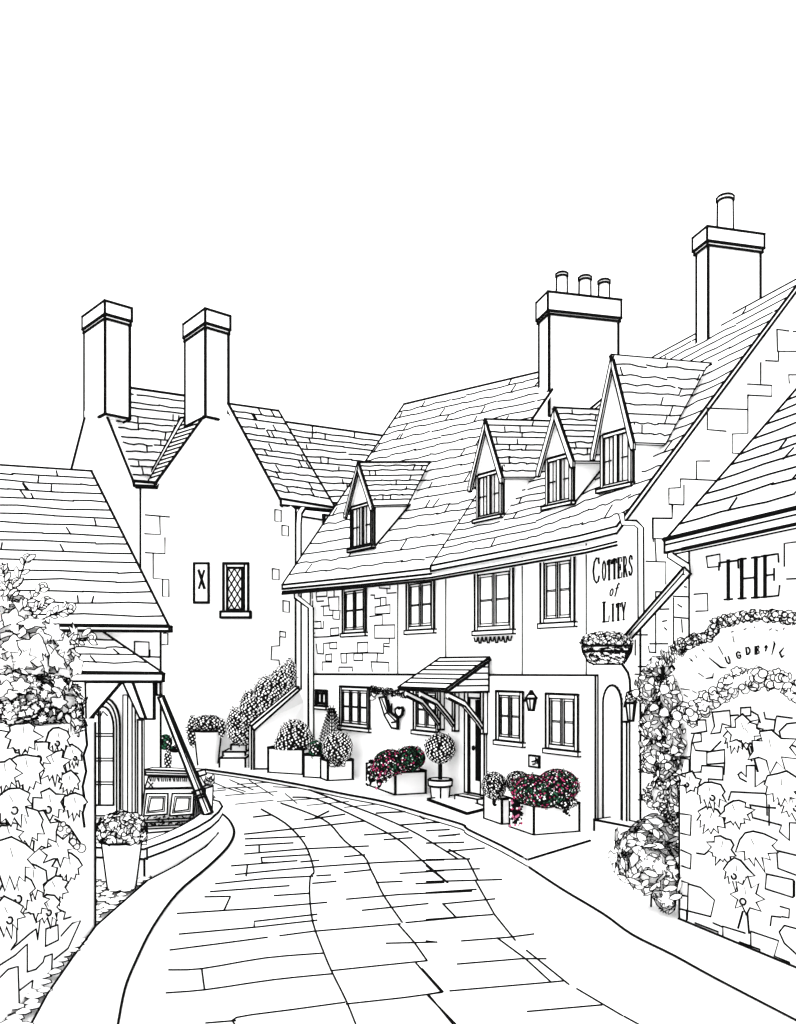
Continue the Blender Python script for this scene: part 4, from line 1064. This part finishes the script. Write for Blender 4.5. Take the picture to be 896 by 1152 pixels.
m = M(); rnd = random.Random(73)
for base, tip in (((12,680),(30,628)),((20,690),(48,660)),((8,672),(4,640)),((40,700),(80,683)),((60,722),(103,717)),((2,700),(18,655)),((38,690),(52,676))):
    a,b = W(*base,7.9), W(*tip,7.9); m.tube([a,b], 1.2)
    for k in range(7):
        t = .25+.75*k/6; c = a+(b-a)*t+V((rnd.uniform(-1,1)*.02, -.02, rnd.uniform(-1,1)*.02))
        sgn = 1 if k%2 else -1; dirv = (b-a).normalized(); sd_ = V((-dirv.z,0,dirv.x))*sgn
        m.leaf(c+sd_*.03, V((rnd.uniform(-.3,.3),-1,.1)), dirv+sd_*.7, rnd.choice((OVAL,TRI)), rnd.uniform(.035,.055), 1.4)
    m.leaf(b, V((0,-1,.1)), V((0,0,1)), ROUND, .043, 1.7); m.leaf(b+V((0,-.01,0)), V((0,-1,.1)), V((0,0,1)), ROUND, .02, 1.5)
m.build('budding_stems', PM, None, 'upright stems of round buds rising above the blossoms in front of the left roof', 'plant')

# cobbles along the wall foot
m = M(); rnd = random.Random(81)
inl = [G(x,y) for x,y in in_left]
for i in range(1500):
    Y = rnd.uniform(6.0,10.5)
    j = [k for k in range(len(inl)-1) if inl[k].y <= Y < inl[k+1].y]
    if not j: continue
    a,b = inl[j[0]], inl[j[0]+1]; t = (Y-a.y)/(b.y-a.y); xe = a.x+(b.x-a.x)*t-.03
    wl = b0.x+ (Y-b0.y)*(b1.x-b0.x)/(b1.y-b0.y) if Y < b0.y else b0.x-.6
    if xe <= wl: continue
    x = rnd.uniform(wl-.02, xe); c = V((x,Y,.015+.01*rnd.random()))
    if any((c-o).length < .105 for o in m.e): continue
    m.e.add(c.freeze()) if hasattr(c,'freeze') else None
    s = rnd.uniform(.055,.085); sh = [(math.cos(g*math.pi/4)*rnd.uniform(.8,1.15), math.sin(g*math.pi/4)*rnd.uniform(.8,1.15)) for g in range(8)][::-1]
    pts = [c+V((p*s,q_*s,0)) for p,q_ in sh]; n=len(pts)
    m.add(pts+[c+V((0,0,.03))], [[k,(k+1)%n,n] for k in range(n)], 0); m.tube(pts+[pts[0]], 1.0)
m.build('cobbles', [STONE, INK], None, 'small rounded cobbles bedded along the foot of the left ivy wall', 'cobbles', kind='stuff')

# =================================================================== PLANTERS AND POTS
def planter(cx, cy, xl, xr, yt, label, group=None, z=PZ, mind=0, flat=False):
    c = G(cx,cy,z); du = V((-.9,.43,0)) if flat else V((-.37,.93,0))
    def solve(d, x): k=(x-CX)/F; return (k*c.y-c.x)/(d.x-k*d.y)
    a = abs(solve(du, xl)); pn_ = V((.43,.9,0)) if flat else V((.93,.37,0)); b = mind or abs(solve(pn_, xr)); h = EYE+(HY-yt)/F*c.y-z
    t = thing('planter', c+du*a/2+pn_*b/2, label, 'planter', 'white planters along the house fronts'); t.location.z = z
    m = M(); m.prism([c, c+pn_*b, c+pn_*b+du*a, c+du*a], V((0,0,h)), 0, 2.1)
    o = m.build('trough', [POT, INK], t)
    return t, c, a, b, h
# domed box in the big white box
t,c,a,b,h = planter(341,872,302,347,843, 'broad white planter box holding a clipped dome next to the stair wall', mind=.6, flat=True)
m = M(); rnd = random.Random(91); cc,r = E(332,843,20.15,22.5,34,.3); foliage(m, cc, r, 3.5, (HEX,), 'dots', rnd=rnd, zcut=0, core=1); m.build('clipped_dome', PM, t)
t,c,a,b,h = planter(362,876,342,367,850, 'white planter box with a dark fern and a small green shrub beside the clipped dome', mind=.5, flat=True)
m = M(); rnd = random.Random(92); cc,r = E(356,844,19.4,9,11,.2); foliage(m, cc, r, 4, (HEX,OVAL), 'dots', rnd=rnd, core=1, mis=[(0,.5),(3,.3),(6,.2)]); m.build('shrub', PM, t)
m = M()
FYd = 19.45; m.tube([W(373.5,846,FYd), W(373.5,797,FYd)], 1.2); rf = random.Random(12)
for k in range(12):
    f = k/11; y = 842-f*43; hw = 13*(1-f)**.8+1.5
    for sg in (-1,1):
        p0 = W(373.5,y,FYd); p1 = W(373.5+sg*hw,y-8*(1-f)-3,FYd-.04); m.tube([p0,p1], .8, n=3)
        for j in range(1,5):
            q0 = p0+(p1-p0)*j/5; m.tube([q0, q0+V((sg*.02,0,.06))], .7, n=3); m.tube([q0, q0+V((sg*.055,0,-.015))], .7, n=3)
m.build('fern', [INK, INK], t)
t,c,a,b,h = planter(369,879,361,397,856, 'white planter box topped by a round clipped ball below the triple casement window')
m = M(); rnd = random.Random(93); cc,r = E(380,841,18.95,17.5,18.5,.3); foliage(m, cc, r, 3.5, (HEX,), 'dots', rnd=rnd, core=1)
for i in range(40):
    p = W(rnd.uniform(372,388), rnd.uniform(852,861), 18.68); m.leaf(p, V((rnd.uniform(-.4,.4),-1,0)), sph(rnd), HEX, .04, 1.2)
m.build('clipped_ball', PM, t)
FL = [(3,.2),(4,.17),(5,.14),(0,.24),(1,.13),(6,.12)]
def flowers(t, blobs, seedv, trails=(), mis=FL):
    m = M(); rnd = random.Random(seedv)
    for (x,y,Y,rx,ry,dy,mx) in blobs:
        cc,r = E(x,y,Y,rx,ry,dy); foliage(m, cc, r, 3.2, (HEX,OVAL), 'dots', rnd=rnd, core=1, mis=mx or mis, depth=.12, jit=.6)
    for (x0,x1,y0,y1,Y,mx) in trails:
        m.ell(W((x0+x1)/2,(y0+y1)/2,Y+.06), ((x1-x0)*.4*Y/F,.05,(y1-y0)*.45*Y/F), 1)
        for i in range(int((x1-x0)*(y1-y0)/9)):
            xx = rnd.uniform(x0,x1); yy = y0+(y1-y0)*rnd.random()
            p = W(xx,yy,Y+rnd.uniform(-.03,.03)); k = rnd.choices([q for q,_ in mx],[q for _,q in mx])[0]
            m.leaf(p, V((rnd.uniform(-.5,.5),-1,rnd.uniform(-.3,.3))), sph(rnd), HEX, (1.15 if k == 0 else 1.6)*Y/F, mi=k, rim=False)
    return m.build('flowers', PM, t)
BW = [(0,.5),(1,.5)]; PKT = [(0,.25),(5,.3),(1,.3),(4,.15)]
t,c,a,b,h = planter(445,895,413,479,869, 'white planter of crimson flowers trailing over its left end beside the potted topiary ball')
flowers(t, [(440,858,16.6,20,15,.35,None),(462,853,16.6,17,14,.35,[(3,.38),(4,.16),(0,.25),(1,.15),(6,.2)]),(430,866,16.6,14,13,.3,[(5,.2),(4,.1),(0,.45),(1,.2),(3,.1)])], 94,
        trails=[(412,424,852,884,16.5,BW),(422,432,862,888,16.4,PKT),(431,437,866,882,16.4,BW)])
t,c,a,b,h = planter(565,928,545,575,899, 'small white planter of grey white blossom left of the larger flower planter')
flowers(t, [(556,884,13.6,14,16,.3,[(0,.85),(1,.15)]),(583,880,13.9,14,13,.3,[(0,.8),(1,.2)])], 95, trails=[(553,561,897,908,13.3,BW)])
t,c,a,b,h = planter(601,940,574,652,907, 'largest white planter overflowing with bright pink and green flowers by the arched door')
flowers(t, [(598,888,13.0,24,17,.38,None),(628,884,13.0,24,19,.4,None),(612,895,12.9,26,14,.38,[(3,.3),(4,.16),(0,.25),(1,.15),(6,.15)]),(633,902,12.9,16,8,.3,BW)], 96,
        trails=[(573,588,895,930,12.85,PKT),(634,642,904,918,12.7,BW)])
# topiary ball in a terracotta-shaped pot
def pot_thing(name, px, py, z, label, cat='potted plant', group=None):
    c = G(px,py,z); return thing(name, c, label, cat, group), c
t,c = pot_thing('potted_topiary', 495.5, 899, PZ, 'round clipped ball on a bare stem in a rimmed pot beside the porch')
k_ = c.y/F
m = M(); m.lathe(c, [(9*k_,0),(10.5*k_,14*k_),(12.5*k_,15*k_),(13*k_,22*k_),(11*k_,22*k_)], 0, 20, 1.7, rings=[0,2,3])
m.tube([c+V((0,-9.3*k_,.02)), c+V((0,-10.8*k_,13*k_))], 1.4); m.build('pot', [POT, INK], t)
m = M(); m.tube([c+V((0,0,.15)), c+V((0,0,52*k_))], 3.2); m.build('stem', [INK, INK], t)
m = M(); rnd = random.Random(97); foliage(m, c+V((0,0,57*k_)), (17.5*k_,17.5*k_,17.5*k_), 3.6, (HEX,), 'dots', rnd=rnd, core=1, cover=.85); m.build('clipped_ball', PM, t)
# door mat / slab
m = M(); q = [G(482,901,PZ), G(526,917,PZ), G(549,911,PZ), G(512,897,PZ)]
m.prism([p+V((0,0,.03)) for p in q], V((0,0,-.028)), 0, 2.0); m.tube([q[0],q[1],q[2]], 2.4)
m.build('door_mat', [STONE, INK], None, 'flat rectangular mat lying on the pavement before the porch door', 'mat')
# tall tapered pot with trailing plant by the gable house
t,c = pot_thing('potted_plant', 234, 863, 0, 'tall tapered white pot with a dark plant spilling down both sides by the steps')
k_ = c.y/F
m = M(); m.lathe(c, [(10*k_,0),(14.5*k_,41*k_),(12*k_,41*k_)], 0, 20, 1.8, rings=[0,1]); m.build('pot', [POT, INK], t)
m = M(); rnd = random.Random(98)
cc = c+V((0,0,49*k_)); foliage(m, cc, (17*k_,15*k_,10*k_), 3.7, (HEX,OVAL), 'dots', rnd=rnd, core=1)
foliage(m, c+V((-17*k_,-.08,41*k_)), (5.5*k_,.1,18*k_), 3.7, (HEX,), 'dots', rnd=rnd, core=1); foliage(m, c+V((16*k_,-.08,44*k_)), (5*k_,.1,11*k_), 3.7, (HEX,), 'dots', rnd=rnd, core=1)
m.build('foliage', PM, t)
# small green standard half hidden behind the cottage corner
t,c = pot_thing('potted_plant', 189, 866, 0, 'small green leaved plant on a knobbly stand half hidden behind the left cottage corner')
k_ = c.y/F
m = M(); rnd = random.Random(99); foliage(m, c+V((0,0,11*k_)), (4.5*k_,4.5*k_,12*k_), 3.4, (HEX,), 'dots', rnd=rnd, core=1); m.build('stand', PM, t)
m = M(); foliage(m, c+V((-3*k_,0,31*k_)), (8*k_,8*k_,9*k_), 3.8, (HEX,OVAL), 'dots', rnd=rnd, core=1, mis=[(3,.6),(0,.35),(1,.1)]); foliage(m, c+V((8*k_,0,23*k_)), (7*k_,5*k_,4*k_), 3.8, (OVAL,), 'dots', rnd=rnd, core=1, mis=[(3,.3),(0,.3),(1,.4)]); m.build('foliage', PM, t)
# hedge bank above the steps
m = M(); rnd = random.Random(100)
for (x,y,rx,ry) in ((268,815,13,20),(283,800,14,24),(300,786,15,26),(318,770,14,22),(326,756,8,14),(272,826,16,12),(300,805,16,18),(322,780,10,18)):
    cc,r = E(x,y,21.6,rx,ry,.28); foliage(m, cc, r, 4.2, (HEX,OVAL), 'dots', rnd=rnd, core=1, cover=1.5, depth=.1, jit=.6)
m.tube([V((-3.3,21.7,0)), W(295,815,21.7)], 5)
m.build('hedge', PM, None, 'stepped bank of small leaved hedge climbing behind the sloping stair wall', 'hedge')
# near flower pot at left
t,c = pot_thing('flower_pot', 137, 1000, 0.0, 'tapered white pot of round white blossoms on the cobbles before the curved wall')
k_ = c.y/F
m = M(); m.lathe(c, [(13.5*k_,0),(14.5*k_,2*k_),(21*k_,54*k_),(18*k_,54*k_)], 0, 28, 2.0, rings=[0,2]); m.build('pot', [POT, INK], t)
m = M(); rnd = random.Random(101); foliage(m, c+V((0,0,66*k_)), (27*k_,22*k_,20*k_), 9.5, (ROUND,FLOWER,HEX), 'rim', 1.5, 1.9, rnd, .45, core=0, depth=.08); m.build('flowers', PM, t)
# hanging basket
bc = W(683,727,12.15)
t = thing('hanging_basket', bc-V((0,0,.3)), 'round hanging basket of pale flowers under the wall lettering', 'hanging basket')
k_ = bc.y/F
m = M(); m.lathe(bc, [(14*k_,-20*k_),(20*k_,-17*k_),(26*k_,-6*k_),(27*k_,0),(25*k_,0)], 0, 24, 1.8, rings=[0,2,3])
rnd = random.Random(102)
for i in range(520):
    g = rnd.uniform(0,2*math.pi); f = rnd.random(); z = (-19.5+18*f)*k_
    zz_ = z/k_; r0 = (14+6*(zz_+20)/3 if zz_ < -17 else 20+6*(zz_+17)/11 if zz_ < -6 else 26+(zz_+6)/6)*k_*1.005
    p = bc+V((r0*math.cos(g), r0*math.sin(g), z)); g2 = g+rnd.uniform(.06,.16); p2 = bc+V((r0*math.cos(g2), r0*math.sin(g2), z+rnd.uniform(-.03,.03))); m.tube([p, p2], 1.1, n=3)
m.build('basket', [POT, INK], t)
m = M(); foliage(m, bc+V((0,0,5*k_)), (28*k_,20*k_,11*k_), 5.2, (ROUND,HEX), 'rim', 1.1, 1.2, rnd, .5, core=1, zcut=-.3); m.build('flowers', PM, t)
m = M(); pth = [W(698,744,12.5), W(707,757,12.6), W(709,765,12.7), W(709.5,925,12.9)]
m.tube(pth[:3]+[W(710,790,12.85)], 2); m.tube([bc-V((0,0,.02)), W(706,722,12.5), PF.off(.01).hit(707,722)], 2); m.build('bracket', [INK, INK], t)
# wall lanterns
def lantern(px, py0, py1, P, d, label, pot=False):
    c = P.off(d).hit(px,(py0+py1)/2); k_ = c.y/F; h=(py1-py0)*k_
    t = thing('wall_lantern', c-V((0,0,h/2)), label, 'lamp', 'wall lanterns on the long cottage'); wv = 5.2*k_
    m = M(); n=6
    m.lathe(c-V((0,0,h*.5)), [(wv*.5,0),(wv*.95,h*.62),(wv*.9,h*.63)], 0, 6, 1.7)
    for i in range(6):
        g = i*math.pi/3; m.tube([c+V((wv*.5*math.cos(g),wv*.5*math.sin(g),-h*.5)), c+V((wv*.95*math.cos(g),wv*.95*math.sin(g),h*.12))], 1.3)
    m.build('glass', [GLASS, INK], t)
    m = M(); m.lathe(c+V((0,0,h*.14)), [(wv*1.1,0),(wv*.5,h*.2),(wv*.25,h*.3),(wv*.1,h*.38)], 0, 6, 1.7); m.build('cap', [WOOD, INK], t)
    m = M(); m.tube([c+V((0,0,h*.2)), P.hit(px-4,py0+4), P.hit(px-7,(py0+py1)/2)], 1.8); m.build('bracket', [INK, INK], t)
    return t, c, k_
lantern(598,778,799,PG,.16,'black framed lantern fixed to the wall between the two ground floor windows')
t,c,k_ = lantern(710,779,811,PF.off(.1),.2,'lantern with foliage on its cap on the end wall beside the arched door')
m = M(); rnd = random.Random(103); foliage(m, c+V((0,-.03,12*k_)), (6*k_,6*k_,6*k_), 4.5, (HEX,OVAL), 'rim', 1.2, 1, rnd, .6, core=1); m.build('foliage', PM, t)
m = M(); P_ = PF
u_ = P_.uv(706,880)[0]; m.box(P_, u_-.05, u_+.03, .1, P_.uv(706,812)[1], .01,.07,0,1.6); m.build('post', [WOOD, INK], t)
# number plaque
m = M(); a = PG.uv(597,862); b = PG.uv(608,851); m.box(PG, min(a[0],b[0]), max(a[0],b[0]), a[1], b[1], .002,.03,0,1.6)
pts = [PG.off(.034).hit(*q) for q in ((599,857),(603,856),(603,853))]; m.tube(pts,1.4); m.tube([PG.off(.034).hit(*q) for q in ((600,860),(602.5,859.5),(602.5,857))],1.3); m.tube([PG.off(.034).hit(*q) for q in ((604.5,854),(604.5,859))],1.3); m.tube([PG.off(.034).hit(*q) for q in ((605,857),(607,857))],1.3)
m.build('wall_plaque', [WOOD, INK], None, 'small square plaque on the wall above the largest flower planter', 'plaque')
# garlanded wall ornament between the ground-floor windows
t = thing('wall_ornament', PG.at(PG.uv(437,820)[0], PG.uv(437,820)[1], .05), 'leafy garland with a draped banner and heart hung on the wall beside the triple window', 'ornament')
m = M(); rnd = random.Random(104); P_ = PG.off(.08)
for i in range(90):
    x = rnd.uniform(418,457); y = 776+ (x-418)*.12+rnd.uniform(-3,3)
    m.leaf(P_.hit(x,y), V((rnd.uniform(-.5,.5),-1,rnd.uniform(-.3,.3))), sph(rnd), OVAL, .045, 1.4)
for x,y in ((419,785),(421,781),(453,778),(455,782)): m.leaf(P_.hit(x,y), V((0,-1,0)), sph(rnd), HEX, .06, 1.4)
m.build('garland', PM, t)
m = M()
ban = [(427,785),(433,784),(437,800),(447,808),(447,820),(441,819),(433,805)]
m.prism([P_.hit(*q) for q in ban], PG.n*-.03, 0, 1.7)
for q in ([(430,787),(436,802),(445,811)],[(434,803),(438,800)],[(441,813),(447,812)],[(437,788),(439,795),(441,800)],[(441,792),(441,798)]): m.tube([PG.off(.085).hit(*z) for z in q], 1.4)
m.build('banner', [WOOD, INK], t)
m = M(); m.prism([P_.hit(*q) for q in ((449,807),(445.5,803),(445,798),(447.5,796),(449.5,797.5),(452,796),(453,799),(452,804))], PG.n*-.03, 0, 1.7); m.build('heart', [WOOD, INK], t)

for o in bpy.data.objects:
    if 'wl' in o.keys(): del o['wl']
